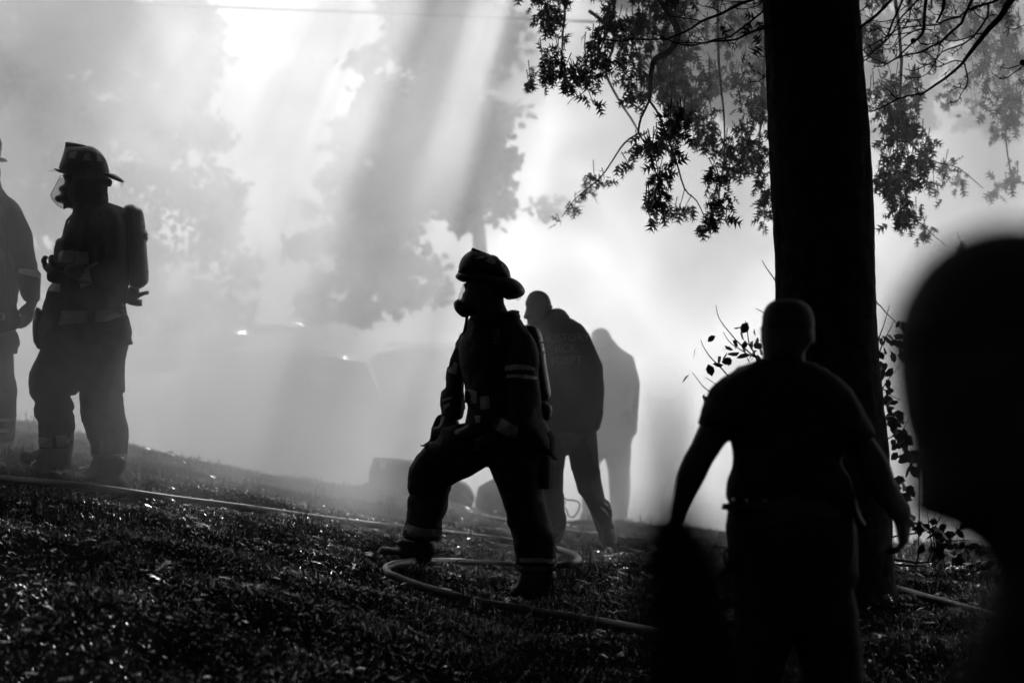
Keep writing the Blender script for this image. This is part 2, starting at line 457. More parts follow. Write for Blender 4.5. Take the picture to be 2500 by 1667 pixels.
# ------------------------------------------------------------------ the big oak
M_bark = mat('bark', .03, .95, .1, .5, 14, .9, 25)
M_leaf = mat('oak_leaf', .05, .55, .35, .35, 3)
TY = 14.2
oak = empty('oak_tree', at(2035, 1560, TY), 'thick straight oak trunk right of centre with lobed leaves hanging to both sides', 'tree')
tr_px = [(-900, 1850, 2075), (-300, 1856, 2085), (0, 1862, 2097), (270, 1874, 2120), (430, 1880, 2130), (640, 1892, 2137), (750, 1893, 2140), (880, 1897, 2147), (990, 1895, 2158), (1110, 1890, 2170), (1250, 1880, 2178), (1400, 1868, 2184), (1500, 1845, 2200), (1600, 1800, 2240)]
V = []; Fc = []; seg = 72; rows = []
for i in range(len(tr_px) - 1):
    y0, a0, b0 = tr_px[i]; y1, a1, b1 = tr_px[i + 1]
    k = max(2, int((y1 - y0) / 9))
    for s_ in range(k):
        t = s_ / k; rows.append((y0 + (y1 - y0) * t, a0 + (a1 - a0) * t, b0 + (b1 - b0) * t))
rows.append(tr_px[-1])
for y, a, b in rows:
    c = at((a + b) / 2, y, TY); r = (b - a) / 2 * TY / F
    for k in range(seg):
        an = 2 * math.pi * k / seg; q = Vector((math.cos(an) * 3.2, math.sin(an) * 3.2, c.z * 1.1))
        rr = r * (1 + .03 * noise.noise(q * 1.2) + .03 * abs(noise.noise(Vector((math.cos(an) * 7, math.sin(an) * 7, c.z * 1.3)))) - .012 + .02 * noise.noise(Vector((math.cos(an) * 9, math.sin(an) * 9, c.z * 2.5))) + .02 * noise.noise(Vector((math.cos(an) * 18, math.sin(an) * 18, c.z * 11))))
        V.append((c.x + rr * math.cos(an), TY + rr * math.sin(an), c.z))
for i in range(len(rows) - 1):
    for k in range(seg): Fc.append((i * seg + k, (i + 1) * seg + k, (i + 1) * seg + (k + 1) % seg, i * seg + (k + 1) % seg))
link('trunk', mesh('trunk', V, Fc), M_bark, oak)

def A(pts, Y, dy=0): return [at(p[0], p[1], Y + dy * i) for i, p in enumerate(pts)]
def twig_set(polys, conv, Y, name='branch', parent=oak, m=M_bark, stubs=1.0, r_of=None):
    for j, (pts, w0, w1) in enumerate(polys):
        px = conv(pts); sY = Y + .12 * math.sin(j * 2.3); P = [at(p[0], p[1], sY + .05 * math.sin(i * 1.7 + j)) for i, p in enumerate(px)]
        u = Y / F
        parts = [tube_data(bez(P, w0 * u / 2, w1 * u / 2, .004), 6)]
        L = bez(P, 1, 1, .004)
        for _ in range(int(len(L) * .55 * stubs)):       # buds and short spurs
            k = random.randrange(1, len(L)); p = L[k][0]; d = (L[k][0] - L[k - 1][0]).normalized()
            q = p + (d * random.uniform(.2, .8) + Vector((random.uniform(-1, 1), random.uniform(-.5, .5), random.uniform(-1, 1)))).normalized() * random.uniform(.008, .03)
            parts.append(tube_data([(p, .0022), (q, .0016), (q + (q - p) * .2, .0026)], 5))
        link(name, mesh(name, *merge(parts)), m, parent)

left_twigs = [
 ([(2250, -60), (1900, 40), (1650, 175), (1390, 270), (1220, 385), (970, 495)], 9, 4.5),
 ([(970, 495), (830, 495), (550, 490), (400, 515), (250, 510), (115, 475)], 4, 2), ([(550, 490), (490, 440), (395, 355)], 2.5, 1.8),
 ([(970, 495), (900, 465), (810, 425)], 2.6, 2), ([(1390, 270), (1280, 235), (1060, 215), (970, 185)], 3.2, 2), ([(1195, 215), (1170, 140), (1150, 80)], 2.4, 1.6),
 ([(1650, 165), (1520, 95), (1410, 80)], 3, 2), ([(2260, 330), (2000, 410), (1800, 500), (1550, 520), (1250, 575), (1080, 540), (970, 495)], 6.5, 3),
 ([(2200, 120), (2050, 240), (1820, 410), (1740, 465), (1550, 505), (1400, 540), (1080, 530)], 5.5, 2.5), ([(1820, 410), (1760, 350), (1710, 290)], 2.4, 1.6),
 ([(1440, 510), (1390, 430), (1330, 350)], 2.4, 1.6), ([(1400, 515), (1300, 450), (1220, 395)], 2.4, 1.6), ([(1250, 520), (1210, 465)], 2.2, 1.6), ([(1310, 530), (1260, 490), (1250, 440)], 2.2, 1.5),
 ([(2160, 10), (2080, 80), (1900, 115), (1740, 85)], 3, 2), ([(2200, -10), (2050, 10), (1850, 25), (1550, 0)], 4, 2.5), ([(2160, 10), (2000, 60), (1820, 30), (1640, 65)], 3, 1.8),
 ([(2260, 950), (2190, 950), (2150, 935), (2095, 895)], 3, 1.8), ([(2190, 950), (2100, 1020), (1970, 1030)], 2.4, 1.6), ([(2260, 640), (2190, 625), (2120, 575)], 2.6, 1.8), ([(2240, 705), (2160, 708)], 2.6, 1.8),
 ([(1870, 480), (1800, 550), (1780, 620)], 2.2, 1.5), ([(1820, 540), (1830, 600)], 2, 1.4),
]
twig_set(left_twigs, cBL, 13.6)
right_twigs = [
 ([(2450, -420), (2200, -160), (2000, 60), (1900, 230), (1700, 440), (1520, 680), (1420, 820)], 22, 8), ([(1420, 820), (1180, 1040), (1000, 1160), (850, 1250)], 8, 5.5),
 ([(850, 1250), (570, 1300), (300, 1440), (210, 1468), (150, 1450)], 4.5, 2.2), ([(300, 1440), (220, 1420), (150, 1390)], 2.2, 1.6), ([(570, 1300), (480, 1270), (430, 1190), (395, 1180)], 2.4, 1.6), ([(530, 1270), (520, 1200), (495, 1125)], 2.2, 1.5),
 ([(850, 1250), (820, 1220), (810, 1175)], 2.4, 2), ([(1190, 1030), (1180, 990), (1190, 960)], 2.2, 1.6), ([(1420, 820), (1470, 980), (1478, 1070), (1440, 1170)], 4, 3), ([(1440, 1170), (1380, 1250), (1340, 1330), (1280, 1355), (1235, 1335)], 2.8, 1.8),
 ([(1440, 1175), (1370, 1165), (1280, 1130)], 2.2, 1.5), ([(1385, 1165), (1370, 1110)], 2, 1.5), ([(1420, 820), (1300, 805), (1170, 850), (1080, 880), (940, 850), (850, 850), (795, 795)], 3.6, 1.8), ([(1150, 850), (1050, 790), (945, 710)], 2.4, 1.6),
 ([(1560, -80), (1480, 100), (1410, 250), (1380, 320), (1250, 430), (1110, 570)], 9, 6), ([(1110, 570), (1000, 610), (860, 690), (700, 720), (540, 770), (420, 835)], 5.5, 4), ([(420, 835), (280, 800), (150, 725), (90, 650)], 3, 1.8), ([(420, 835), (340, 880), (230, 880)], 2.8, 1.8),
 ([(1740, 40), (1730, 230), (1570, 450), (1550, 490), (1400, 590), (1140, 690), (1050, 800), (900, 870), (760, 935), (650, 915)], 5, 2), ([(1110, 570), (1090, 700), (1040, 820), (930, 980), (780, 1025), (635, 1035)], 3, 1.8), ([(1045, 820), (1050, 950), (1000, 990), (940, 975)], 2.2, 1.6),
 ([(1700, 440), (1570, 460), (1450, 505), (1300, 545), (1150, 520), (1000, 455)], 4, 2), ([(1400, 590), (1370, 650), (1290, 700), (1270, 745)], 2.6, 1.7), ([(1360, 525), (1300, 470), (1250, 365)], 2.4, 1.6),
 ([(930, -60), (905, 250), (900, 380), (870, 460), (800, 530), (720, 590), (540, 770)], 9, 3.5), ([(1175, -50), (1150, 130), (1110, 210), (1060, 300)], 8, 5), ([(630, -40), (490, 270), (420, 450), (340, 600)], 6.5, 4.5), ([(340, 600), (150, 740), (60, 760)], 3.5, 2),
 ([(850, -30), (730, 90), (580, 260), (480, 440), (340, 600)], 5, 3.5), ([(500, -40), (280, 200), (50, 370)], 9, 7), ([(1380, 230), (1200, 265), (1080, 330), (940, 345), (700, 355), (560, 390), (440, 460), (250, 570), (90, 660)], 4.5, 2.4),
 ([(2100, -260), (1900, -20), (1600, 90), (1450, 150), (1370, 220)], 8, 4), ([(2330, 780), (2210, 870), (2100, 950), (1940, 1045), (1840, 1000)], 3.4, 1.9), ([(2330, 810), (2160, 865), (2000, 915), (1915, 890)], 3.2, 1.8),
 ([(1340, 220), (1200, 230), (1085, 155)], 2.6, 1.7), ([(1325, 200), (1300, 120), (1272, 60)], 2.4, 1.7), ([(490, 265), (280, 290), (120, 205)], 3.4, 2), ([(600, 130), (680, 60), (750, -10)], 2.6, 2), ([(600, 135), (510, 105)], 2.2, 1.6),
 ([(720, 100), (700, 250), (640, 350), (560, 480), (480, 620), (400, 655), (350, 630)], 3, 1.8), ([(730, 110), (800, 230), (840, 310)], 2.4, 1.7), ([(900, 380), (700, 430), (520, 460), (400, 480), (300, 395), (180, 415)], 3.4, 1.8), ([(1000, 395), (850, 385), (700, 440), (560, 560), (520, 600), (545, 680), (530, 760)], 3, 2),
 ([(520, 590), (620, 500), (740, 420)], 2.4, 2), ([(540, 770), (500, 690), (455, 620)], 2.4, 1.7), ([(740, 700), (720, 750), (680, 740), (668, 690)], 2, 1.5), ([(805, 685), (760, 630), (680, 598)], 2.4, 1.7), ([(820, 525), (880, 590), (1000, 580), (1080, 575)], 2.8, 2), ([(830, 270), (700, 290), (520, 300), (385, 318)], 2.8, 1.8),
 ([(860, 270), (720, 255), (610, 248)], 2.6, 1.8), ([(340, 600), (345, 500), (340, 465)], 2.2, 1.6), ([(2360, 260), (2200, 340), (2070, 390), (1955, 345)], 2.6, 1.7), ([(1700, 250), (1640, 220), (1580, 165)], 3, 2), ([(1720, 240), (1800, 200), (1900, 210)], 3, 2.4), ([(1490, 170), (1620, 90), (1760, -20)], 3.4, 2.6),
 ([(2300, 1130), (2200, 1100), (2150, 1040)], 2.4, 1.7), ([(350, 590), (250, 640), (160, 780), (90, 800)], 2.4, 1.6), ([(420, 480), (440, 560), (400, 610)], 2, 1.5), ([(460, 380), (370, 370)], 2, 1.5), ([(330, 610), (350, 700), (210, 715), (150, 740)], 2.2, 1.5),
 ([(430, 835), (250, 830), (120, 800)], 2.4, 1.5), ([(560, 400), (600, 320), (720, 200), (760, 240)], 2.2, 1.5), ([(860, -20), (860, 90), (800, 130), (770, 115)], 2.6, 1.6), ([(990, -30), (995, 100), (945, 135)], 4, 2.5), ([(10, 180), (140, 90), (155, -20)], 3.4, 2.4),
]
BY = 13.3
bare = empty('bare_tree', (at(2760, 0, BY).x, BY, G(at(2760, 0, BY).x, BY)), 'bare dark branches with round seed balls reaching in from the upper right', 'tree')
bx0 = at(2760, 0, BY).x; bz0 = G(bx0, BY)
link('trunk', mesh('trunk', *tube_data([(Vector((bx0 + .02 * math.sin(k), BY, bz0 + k * .8)), .2 - .008 * k) for k in range(11)], 20)), M_bark, bare)
for k, px_ in enumerate([(2760, -420, 2530, -80), (2760, -700, 2360, -60), (2750, -900, 2210, -70), (2750, -560, 2480, -60)]):
    link('limb', mesh('limb', *tube_data(bez([at(px_[0], px_[1], BY), at((px_[0] + px_[2]) / 2, (px_[1] + px_[3]) / 2 - 30, BY + .1), at(px_[2], px_[3], BY)], .06, .02, .01), 8)), M_bark, bare)
twig_set(right_twigs, cBR, BY, 'branch', bare)
for (x, y, r_) in ((757, 543, 38), (2200, 828, 42), (1050, 472, 11), (1078, 572, 14)):
    px = cBR([(x, y)])[0]; c = at(px[0], px[1], BY); rr = r_ / 5.407 * BY / F
    bm = bmesh.new(); bmesh.ops.create_icosphere(bm, subdivisions=3, radius=rr)
    for vv in bm.verts: vv.co = vv.co * (1 + .07 * noise.noise(vv.co * 260)) + c
    me = bpy.data.meshes.new('seed_ball'); bm.to_mesh(me); bm.free(); link('seed_ball', me, M_bark, bare)

# hanging leaf sprays of the oak: (centre px, half size px, distance, leaves, leaf length m)
sprays = [
 (1345, 60, 45, 80, 16.6, 75), (1355, 150, 40, 50, 16.4, 40), (1395, 180, 30, 25, 16.2, 18), (1480, 60, 45, 80, 17.2, 60), (1455, 150, 45, 60, 16.8, 70), (1440, 190, 70, 22, 16.6, 35),
 (1415, 245, 28, 14, 16.4, 6), (1320, 190, 36, 26, 17.5, 16), (1290, 205, 14, 10, 17.5, 4), (1550, 40, 60, 60, 18, 60), (1620, 30, 60, 50, 17, 80), (1600, 110, 60, 70, 18.5, 80), (1540, 130, 45, 60, 18, 45),
 (1680, 90, 70, 90, 18.5, 120), (1640, 190, 70, 60, 17.8, 130), (1600, 170, 60, 50, 18.6, 50), (1650, 250, 45, 35, 16.8, 60), (1720, 200, 60, 90, 19, 90), (1790, 80, 60, 90, 19, 90), (1850, 160, 40, 130, 18.6, 90),
 (1545, 245, 20, 45, 16, 22), (1570, 200, 40, 40, 17.2, 35), (1640, 310, 36, 40, 15.6, 45), (1625, 360, 28, 30, 15.6, 32), (1665, 290, 26, 30, 15.4, 22), (1590, 345, 34, 20, 15.8, 22), (1560, 370, 28, 25, 16, 20), (1540, 395, 20, 14, 16.2, 9),
 (1600, 420, 32, 24, 16, 22), (1605, 470, 25, 28, 16.1, 18), (1580, 500, 28, 26, 15.6, 26), (1590, 535, 14, 10, 15.6, 5), (1640, 490, 25, 20, 17, 12), (1675, 520, 28, 18, 17.6, 16), (1700, 555, 16, 14, 17.8, 7),
 (1455, 435, 25, 14, 18.6, 16), (1430, 455, 18, 12, 18.8, 8), (1405, 465, 22, 14, 19, 8), (1385, 500, 14, 18, 19.4, 6), (1368, 545, 5, 8, 19.6, 2), (1745, 440, 24, 22, 16.2, 18), (1760, 490, 35, 34, 16.2, 40), (1740, 530, 16, 18, 16, 10), (1775, 535, 14, 10, 16, 6),
 (1730, 300, 30, 50, 17.6, 30), (1760, 350, 35, 60, 17.2, 55), (1780, 410, 30, 40, 17, 40), (1820, 330, 40, 70, 17, 60), (1840, 260, 40, 60, 17.4, 60), (1850, 400, 35, 60, 17.6, 50), (1870, 470, 25, 50, 17.6, 25), (1855, 520, 25, 30, 17.8, 16), (1700, 260, 30, 45, 18, 35),
 (2140, 90, 35, 90, 18, 60), (2160, 230, 50, 60, 17.6, 70), (2190, 330, 50, 70, 17.2, 95), (2215, 250, 40, 90, 18.2, 80), (2170, 430, 45, 55, 17, 75), (2215, 420, 40, 40, 16.8, 50), (2200, 500, 36, 40, 16.8, 45), (2190, 535, 28, 22, 17, 20), (2250, 400, 35, 30, 17.6, 32), (2290, 430, 30, 25, 18, 18),
 (2270, 350, 24, 24, 18, 14), (2320, 415, 22, 20, 18.4, 10), (2350, 440, 28, 22, 19, 12), (2400, 470, 35, 22, 20, 12), (2240, 540, 30, 20, 18.2, 14), (2270, 570, 36, 20, 18.6, 15), (2310, 600, 28, 16, 19, 10), (2260, 100, 60, 90, 19.5, 60), (2300, 240, 40, 40, 20, 26), (2370, 260, 30, 40, 20.5, 16),
 (2420, 60, 60, 80, 17.8, 110), (2470, 140, 50, 90, 17.8, 110), (2400, 150, 35, 60, 18.2, 45), (2440, 230, 50, 50, 18, 60), (2480, 280, 30, 50, 18, 40), (2455, 320, 25, 30, 18.6, 16), (2490, 430, 26, 22, 19, 14), (2460, 445, 16, 16, 19.4, 6), (2350, 60, 50, 70, 20, 40),
 (2500, -20, 90, 70, 16, 90), (1400, -40, 120, 45, 17.5, 140), (1600, -50, 120, 45, 17.5, 160), (1780, -50, 100, 45, 17, 140), (2200, -50, 120, 45, 17.5, 140), (2350, -50, 90, 45, 17.5, 90),
]
Pn = []; twg = []
for cx, cy_, rx, ry, Yd, nn in sprays:
    nn = int(nn * 1.3)
    # leaves gather on a few drooping shoots
    ns_ = max(1, nn // 9)
    shoots = [(cx + random.gauss(0, .5) * rx, cy_ + random.gauss(0, .45) * ry, Yd + random.uniform(-.5, .5)) for _ in range(ns_)]
    for sx_, sy_, sY in shoots:
        a_ = at(sx_, sy_ - min(ry, 28), sY); b_ = at(sx_ + random.uniform(-8, 8), sy_ + min(ry, 28) * .6, sY)
        twg.append(tube_data([(a_ + Vector((random.uniform(-.03, .03), 0, .04)), .003), ((a_ + b_) / 2 + Vector((random.uniform(-.02, .02), 0, 0)), .0022), (b_, .0014)], 4))
    for k in range(nn):
        s_ = shoots[k % ns_]; Pn.append(at(s_[0] + random.gauss(0, min(rx, 20) * .42), s_[1] + random.gauss(0, min(ry, 30) * .5), s_[2] + random.uniform(-.15, .15)))
# limbs seen through the leaves
limbs = [([(1575, -60), (1620, 10), (1655, 80), (1630, 130), (1600, 145), (1590, 190), (1585, 245)], 16.2, 20, 9), ([(1585, 245), (1565, 290), (1558, 325)], 16, 6, 5), ([(1558, 325), (1525, 350), (1500, 385), (1468, 430), (1440, 455), (1405, 485), (1372, 530)], 16.6, 5, 1.6),
 ([(1585, 248), (1612, 290), (1645, 380), (1672, 460), (1700, 490), (1727, 545)], 15.8, 6, 2.2), ([(1672, 460), (1660, 500)], 15.8, 2.4, 1.6), ([(1558, 325), (1590, 380), (1607, 450), (1618, 520), (1628, 548)], 16, 4, 1.6), ([(1618, 520), (1610, 550)], 16, 2, 1.4),
 ([(1440, 30), (1480, 60), (1500, 100), (1480, 170), (1495, 220), (1540, 290), (1565, 330)], 18.6, 9, 4), ([(1370, 145), (1340, 150), (1310, 175), (1285, 205)], 17.5, 3, 1.6), ([(1440, 195), (1425, 225), (1400, 240), (1388, 255)], 16.4, 3, 1.6), ([(1380, -60), (1378, 40), (1370, 150)], 16.6, 8, 3),
 ([(1510, -60), (1490, 60), (1450, 160)], 17, 8, 3), ([(1750, -60), (1755, 150), (1770, 330), (1755, 480)], 17, 8, 2), ([(2180, -60), (2200, 150), (2190, 350), (2200, 520)], 17.4, 10, 3), ([(2200, 330), (2270, 390), (2340, 410), (2400, 460)], 17.8, 4, 1.6), ([(2440, -60), (2450, 150), (2455, 340), (2470, 430)], 18.2, 8, 2), ([(2190, 480), (2240, 540), (2310, 600)], 17.5, 3, 1.4), ([(1870, 60), (1860, 250), (1850, 420)], 18, 8, 3)]
for pts, Yd, w0, w1 in limbs:
    link('branch', mesh('branch', *tube_data(bez(A(pts, Yd), w0 * Yd / F / 2, w1 * Yd / F / 2, .006), 8)), M_bark, oak)
link('twigs', mesh('twigs', *merge(twg)), M_bark, oak)['kind'] = 'stuff'
Pn = np.array([tuple(p) for p in Pn]); size = RNG.uniform(.05, .092, len(Pn))
# black leaves close to the trunk
near_px = cBL([(1650, 250), (1620, 340), (1690, 270), (1130, 10), (1060, 5), (1170, 40), (1250, 30), (2020, 310), (2010, 380), (2090, 290), (2070, 250), (1480, 10), (1950, 880), (1900, 830), (1960, 800), (2140, 620), (2120, 590)])
Pk = np.array([tuple(at(p[0], p[1] - 6, 13.7)) for p in near_px])
order = np.argsort(Pn[:, 1]); near_i = order[:283]; far_i = order[283:]
leaf_me = bpy.data.meshes.new('leaf'); leaf_me = mesh('leaf', [tuple(v_) for v_ in LV], [tuple(t_) for t_ in LT], False); leaf_me.materials.append(M_leaf)
PP = np.vstack([Pk, Pn[near_i]]); RM = rotmats(len(PP)); SZ = np.concatenate([RNG.uniform(.07, .1, len(Pk)), size[near_i]])
ol = Vector(oak.location)
for i in range(len(PP)):
    o = bpy.data.objects.new('leaf', leaf_me); COL.objects.link(o); o.parent = oak
    M4 = Matrix(RM[i].tolist()).to_4x4(); o.matrix_local = Matrix.Translation(Vector(PP[i]) - ol) @ M4 @ Matrix.Scale(float(SZ[i]), 4)

# the crown above the picture: leafy masses on heavy limbs, shading the near slope
cl = []
def clump(c, r, n_): 
    d = RNG.normal(0, 1, (n_, 3)); d /= np.linalg.norm(d, axis=1)[:, None]; rad = RNG.uniform(0, 1, n_)[:, None] ** .45
    return np.array(c) + d * rad * np.array(r)
LY = 14.2
big_limbs = []
fork = at(1965, -700, TY)
for k in range(16):
    an = k * 2.4 + .3; rr = random.uniform(3.0, 7.5); h = random.uniform(.8, 5.5)
    e = fork + Vector((math.cos(an) * rr, math.sin(an) * rr * .8, h)); 
    lowlim = CZ + 833 * max(e.y, 4) / F + .9
    if e.z < lowlim: e.z = lowlim
    mid = (fork + e) / 2 + Vector((0, 0, .5))
    big_limbs.append(tube_data(bez([fork - Vector((0, 0, .3)), mid, e], .13, .03, .05), 8))
    for q in range(7):
        t = random.uniform(.35, 1.1); c = fork + (e - fork) * t + Vector((random.gauss(0, .9), random.gauss(0, .9), random.gauss(.2, .6)))
        lowc = CZ + 833 * max(c.y, 3) / F + .55
        if c.z < lowc: c.z = lowc
        cl.append(clump(tuple(c), (random.uniform(.5, 1.1), random.uniform(.5, 1.1), random.uniform(.3, .55)), 170))
for e_ in big_limbs: link('limb', mesh('limb', *e_), M_bark, oak)
random.seed(303); RNG = np.random.default_rng(303)
# low outer skirt of the crown, just above the frame
for k in range(76):
    y = random.uniform(13, 25); x = random.uniform(-4.8, 6); h = random.uniform(.45, 3.4)
    cl.append(clump((x, y, CZ + 833 * y / F + h), (random.uniform(.3, .7), random.uniform(.4, .8), .3), 230))
for k in range(150):                       # unseen leaf clumps added on the sun's path to shade the near slope
    y0 = random.uniform(4, 11.8) if k < 126 else random.uniform(11.8, 15); y = 3.4 + 1.327 * y0 + random.uniform(1.0, 3.6)
    cl.append(clump((random.uniform(-3.2 if y0 < 9 else -1.3, 3.2) + .1 * (y - y0), y, .45 + .487 * (y - y0)), (random.uniform(.14, .4), random.uniform(.8, 1.6), .25), 210))
for k in range(60):                        # unseen clumps, stretched in depth, added to cast long shadow shafts in the smoke
    px_ = random.uniform(1080, 1200) if k < 3 else random.choice([random.uniform(1250, 1900), random.uniform(1300, 1800), random.uniform(1800, 2450)]); y = random.uniform(19, 27)
    c = at(px_, -40 - random.uniform(20, 260), y); cl.append(clump(tuple(c), (random.uniform(.04, .13), random.uniform(1.8, 3.2), random.uniform(.08, .25)), 420))
for k in range(28):  # unseen clumps added to shade the smoke at upper left
    px_ = random.uniform(330, 980); y = random.uniform(19, 28)
    c = at(px_, -140 - random.uniform(40, 520), y); cl.append(clump(tuple(c), (random.uniform(.1, .4), random.uniform(1.2, 2.4), random.uniform(.1, .25)), 330))
for k in range(34):  # unseen clumps added to dim and streak the smoke at right
    px_ = random.uniform(1330, 2480); y = random.uniform(20, 29)
    c = at(px_, -40 - random.uniform(20, 380), y); cl.append(clump(tuple(c), (random.uniform(.05, .2), random.uniform(1.4, 2.6), random.uniform(.1, .25)), 330))
# unseen leaf cover added over the photographer to cut sun and sky light
over = []
for k in range(420):
    over.append(clump((random.uniform(-10, 12), random.uniform(-3, 15), random.uniform(4.6, 9)), (1.1, 1.1, .35), 60))
OP = np.vstack(over); OP = OP[OP[:, 2] > CZ + 838 * np.maximum(OP[:, 1], 0) / F + .6]
CP = np.vstack(cl); low = CP[:, 2] < CZ + 838 * CP[:, 1] / F + .12; CP = CP[~low]
V1, T1 = leaves_np(Pn[far_i], size[far_i], (LV, LT)); V2, T2 = leaves_np(CP, RNG.uniform(.09, .15, len(CP)), (SV, ST), .3)
V3, T3 = leaves_np(OP, RNG.uniform(.2, .34, len(OP)), (SV, ST), .3)
V, T = join_np([(V1, T1), (V2, T2), (V3, T3)])
link('foliage', mesh_np('foliage', V, T), M_leaf, oak)['kind'] = 'stuff'  # sprays and crown, plus the unseen clumps added for shade

# ------------------------------------------------------------------ trees behind the smoke
M_bleaf = mat('far_leaf', .06, .7, .2, .3, 2)
def far_tree(label, tx, Yd, trunk_r, blobs, n_, gap=1.0, leafs=(.10, .17)):
    z0 = G(tx, Yd); t = empty('broadleaf_tree', (tx, Yd, z0 - .1), label, 'tree', 'trees standing in the smoke')
    top = max(at(b[0], b[1] - b[3], Yd).z for b in blobs); H = top - z0
    link('trunk', mesh('trunk', *tube_data(bez([(tx, Yd, z0 - .3), (tx + .1, Yd, z0 + H * .3), (tx - .1, Yd + .1, z0 + H * .62), (tx, Yd, z0 + H * .8)], trunk_r, trunk_r * .3, .04), 12)), M_bark, t)
    parts = []; L = []; tot = sum(b[2] * b[3] for b in blobs)
    for cx, cy_, rx, ry in blobs:
        c = at(cx, cy_, Yd + random.uniform(-.8, .8)); s_ = Yd / F
        zb = min(max(z0 + H * .2, c.z - .9), z0 + H * .75)
        if cy_ < 300: parts.append(tube_data(bez([(tx, Yd, zb), ((tx + c.x) / 2, Yd + random.uniform(-.3, .3), (zb + c.z) / 2 + .2), tuple(c)], .018, .008, .05), 6))
        k = int(n_ * rx * ry / tot); sub = max(4, k // 60)
        for _ in range(sub):
            d = np.array([random.gauss(0, .6) * rx * s_, random.gauss(0, .6) * rx * s_, random.gauss(0, .6) * ry * s_])
            L.append(clump(np.array(c) + d, (random.uniform(.12, .38), random.uniform(.2, .4), random.uniform(.09, .26)), int(60 * gap)))
    link('branches', mesh('branches', *merge(parts)), M_bark, t)
    P = np.vstack(L); V, T = leaves_np(P, RNG.uniform(leafs[0], leafs[1], len(P)), (SV, ST), .3)
    link('crown', mesh_np('crown', V, T), M_bleaf, t)['kind'] = 'stuff'
    return t
far_tree('pale leafy tree fading into the smoke behind the two firefighters at the left', at(150, 0, 33.5).x, 33.5, .2,
         [(60, -250, 300, 180), (300, -260, 200, 160), (40, 20, 200, 160), (200, 60, 180, 150), (330, 60, 140, 130), (440, 60, 60, 80), (480, 10, 50, 60), (430, 150, 80, 60), (470, 90, 60, 40), (120, 230, 190, 130), (300, 250, 150, 110), (430, 260, 60, 60), (470, 140, 45, 30), (60, 380, 160, 90), (280, 400, 140, 80), (440, 380, 70, 50), (500, 340, 40, 30), (200, 500, 150, 70), (390, 480, 90, 50), (520, 460, 60, 30), (560, 520, 40, 30), (120, 600, 160, 60), (330, 600, 120, 50), (200, 680, 220, 70), (430, 670, 130, 60), (520, 600, 60, 40), (330, 760, 200, 50), (-150, 150, 200, 250)], 28000)
far_tree('leafy tree in the smoke above the middle firefighter, its crown leaning to the right', at(1165, 0, 34).x, 34, .12,
         [(1080, -120, 130, 130), (1250, -200, 180, 150), (1080, 40, 100, 70), (1150, 60, 80, 90), (1000, 90, 50, 50), (1120, 160, 70, 60), (960, 170, 60, 55), (1060, 230, 90, 70), (920, 250, 60, 50), (1000, 330, 110, 60), (880, 330, 45, 40), (1150, 330, 120, 90), (860, 430, 60, 45), (960, 440, 110, 60), (830, 500, 50, 35), (920, 540, 110, 50), (1120, 480, 140, 80), (860, 600, 90, 50), (960, 650, 140, 50), (900, 720, 160, 40)], 20000)
far_tree('dark leafy tree in the smoke behind the hanging oak leaves', at(2000, 0, 31).x, 31, .22,
         [(1640, 30, 100, 120), (1780, 60, 110, 140), (1700, 170, 90, 80), (1650, -150, 160, 120), (1900, -100, 200, 150), (1850, 200, 100, 120), (2180, 60, 110, 130), (2200, 250, 70, 120), (2400, 0, 140, 160), (2480, 180, 90, 110), (2200, -150, 200, 120), (2600, -50, 200, 200)], 21000)

# unseen leaf mass added behind the photographer to close off the open sky
wl = []
for k in range(900):
    an = random.uniform(R(160), R(380)); rr = random.uniform(12, 17)
    wl.append(clump((rr * math.cos(an), -2 + rr * math.sin(an), random.uniform(0, 15)), (1.6, 1.6, 1.2), 40))
WP = np.vstack(wl); V, T = leaves_np(WP, RNG.uniform(.35, .6, len(WP)), (SV, ST), .2)
tag(link('sky_blocker', mesh_np('sky_blocker', V, T), M_bleaf), 'unseen leafy screen added behind the photographer to block sky light', 'sky_blocker', None, 'stuff')

# ------------------------------------------------------------------ shrub behind the oak trunk
SY = 15.9
M_sleaf = mat('shrub_leaf', .06, .5, .4, .3, 6)
shb = empty('shrub', tuple(at(2010, 1470, SY)), 'leafy shrub with thin twigs growing behind the oak trunk, showing on both sides', 'shrub')
shb.location.z = G(shb.location.x, SY); root = Vector(shb.location)
cS = crop(2100, 720, 2.305)
stems = [cG(q) for q in ([(400, 520), (440, 650), (600, 860), (760, 1010), (900, 1150)], [(480, 790), (560, 900), (720, 1010), (900, 1160)], [(250, 860), (290, 950), (370, 1070), (520, 1220), (650, 1350)], [(160, 1195), (280, 1340), (370, 1400), (520, 1520)], [(300, 1250), (420, 1330), (560, 1430)], [(695, 675), (720, 780), (745, 920), (820, 1080)], [(870, 65), (930, 160), (1000, 265), (1060, 420)], [(805, 550), (880, 590), (980, 700)])]
stems += [cS(q) for q in ([(250, 215), (200, 150), (150, 105), (97, 50), (40, 60)], [(165, 60), (140, 150), (105, 240), (60, 420)], [(195, 140), (160, 210), (120, 290), (60, 500)], [(240, 370), (180, 450), (130, 520), (70, 640)], [(230, 590), (180, 565), (130, 530), (80, 560)], [(300, 640), (240, 760), (170, 800), (100, 860)], [(330, 900), (335, 980), (330, 1200), (300, 1560)], [(430, 1200), (410, 1300), (395, 1500)], [(520, 1220), (440, 1330), (400, 1500)], [(700, 1390), (600, 1375), (480, 1400), (380, 1560)], [(760, 1500), (680, 1490), (600, 1560)], [(375, 1200), (385, 1300), (380, 1500)], [(560, 900), (500, 1050), (420, 1300)])]
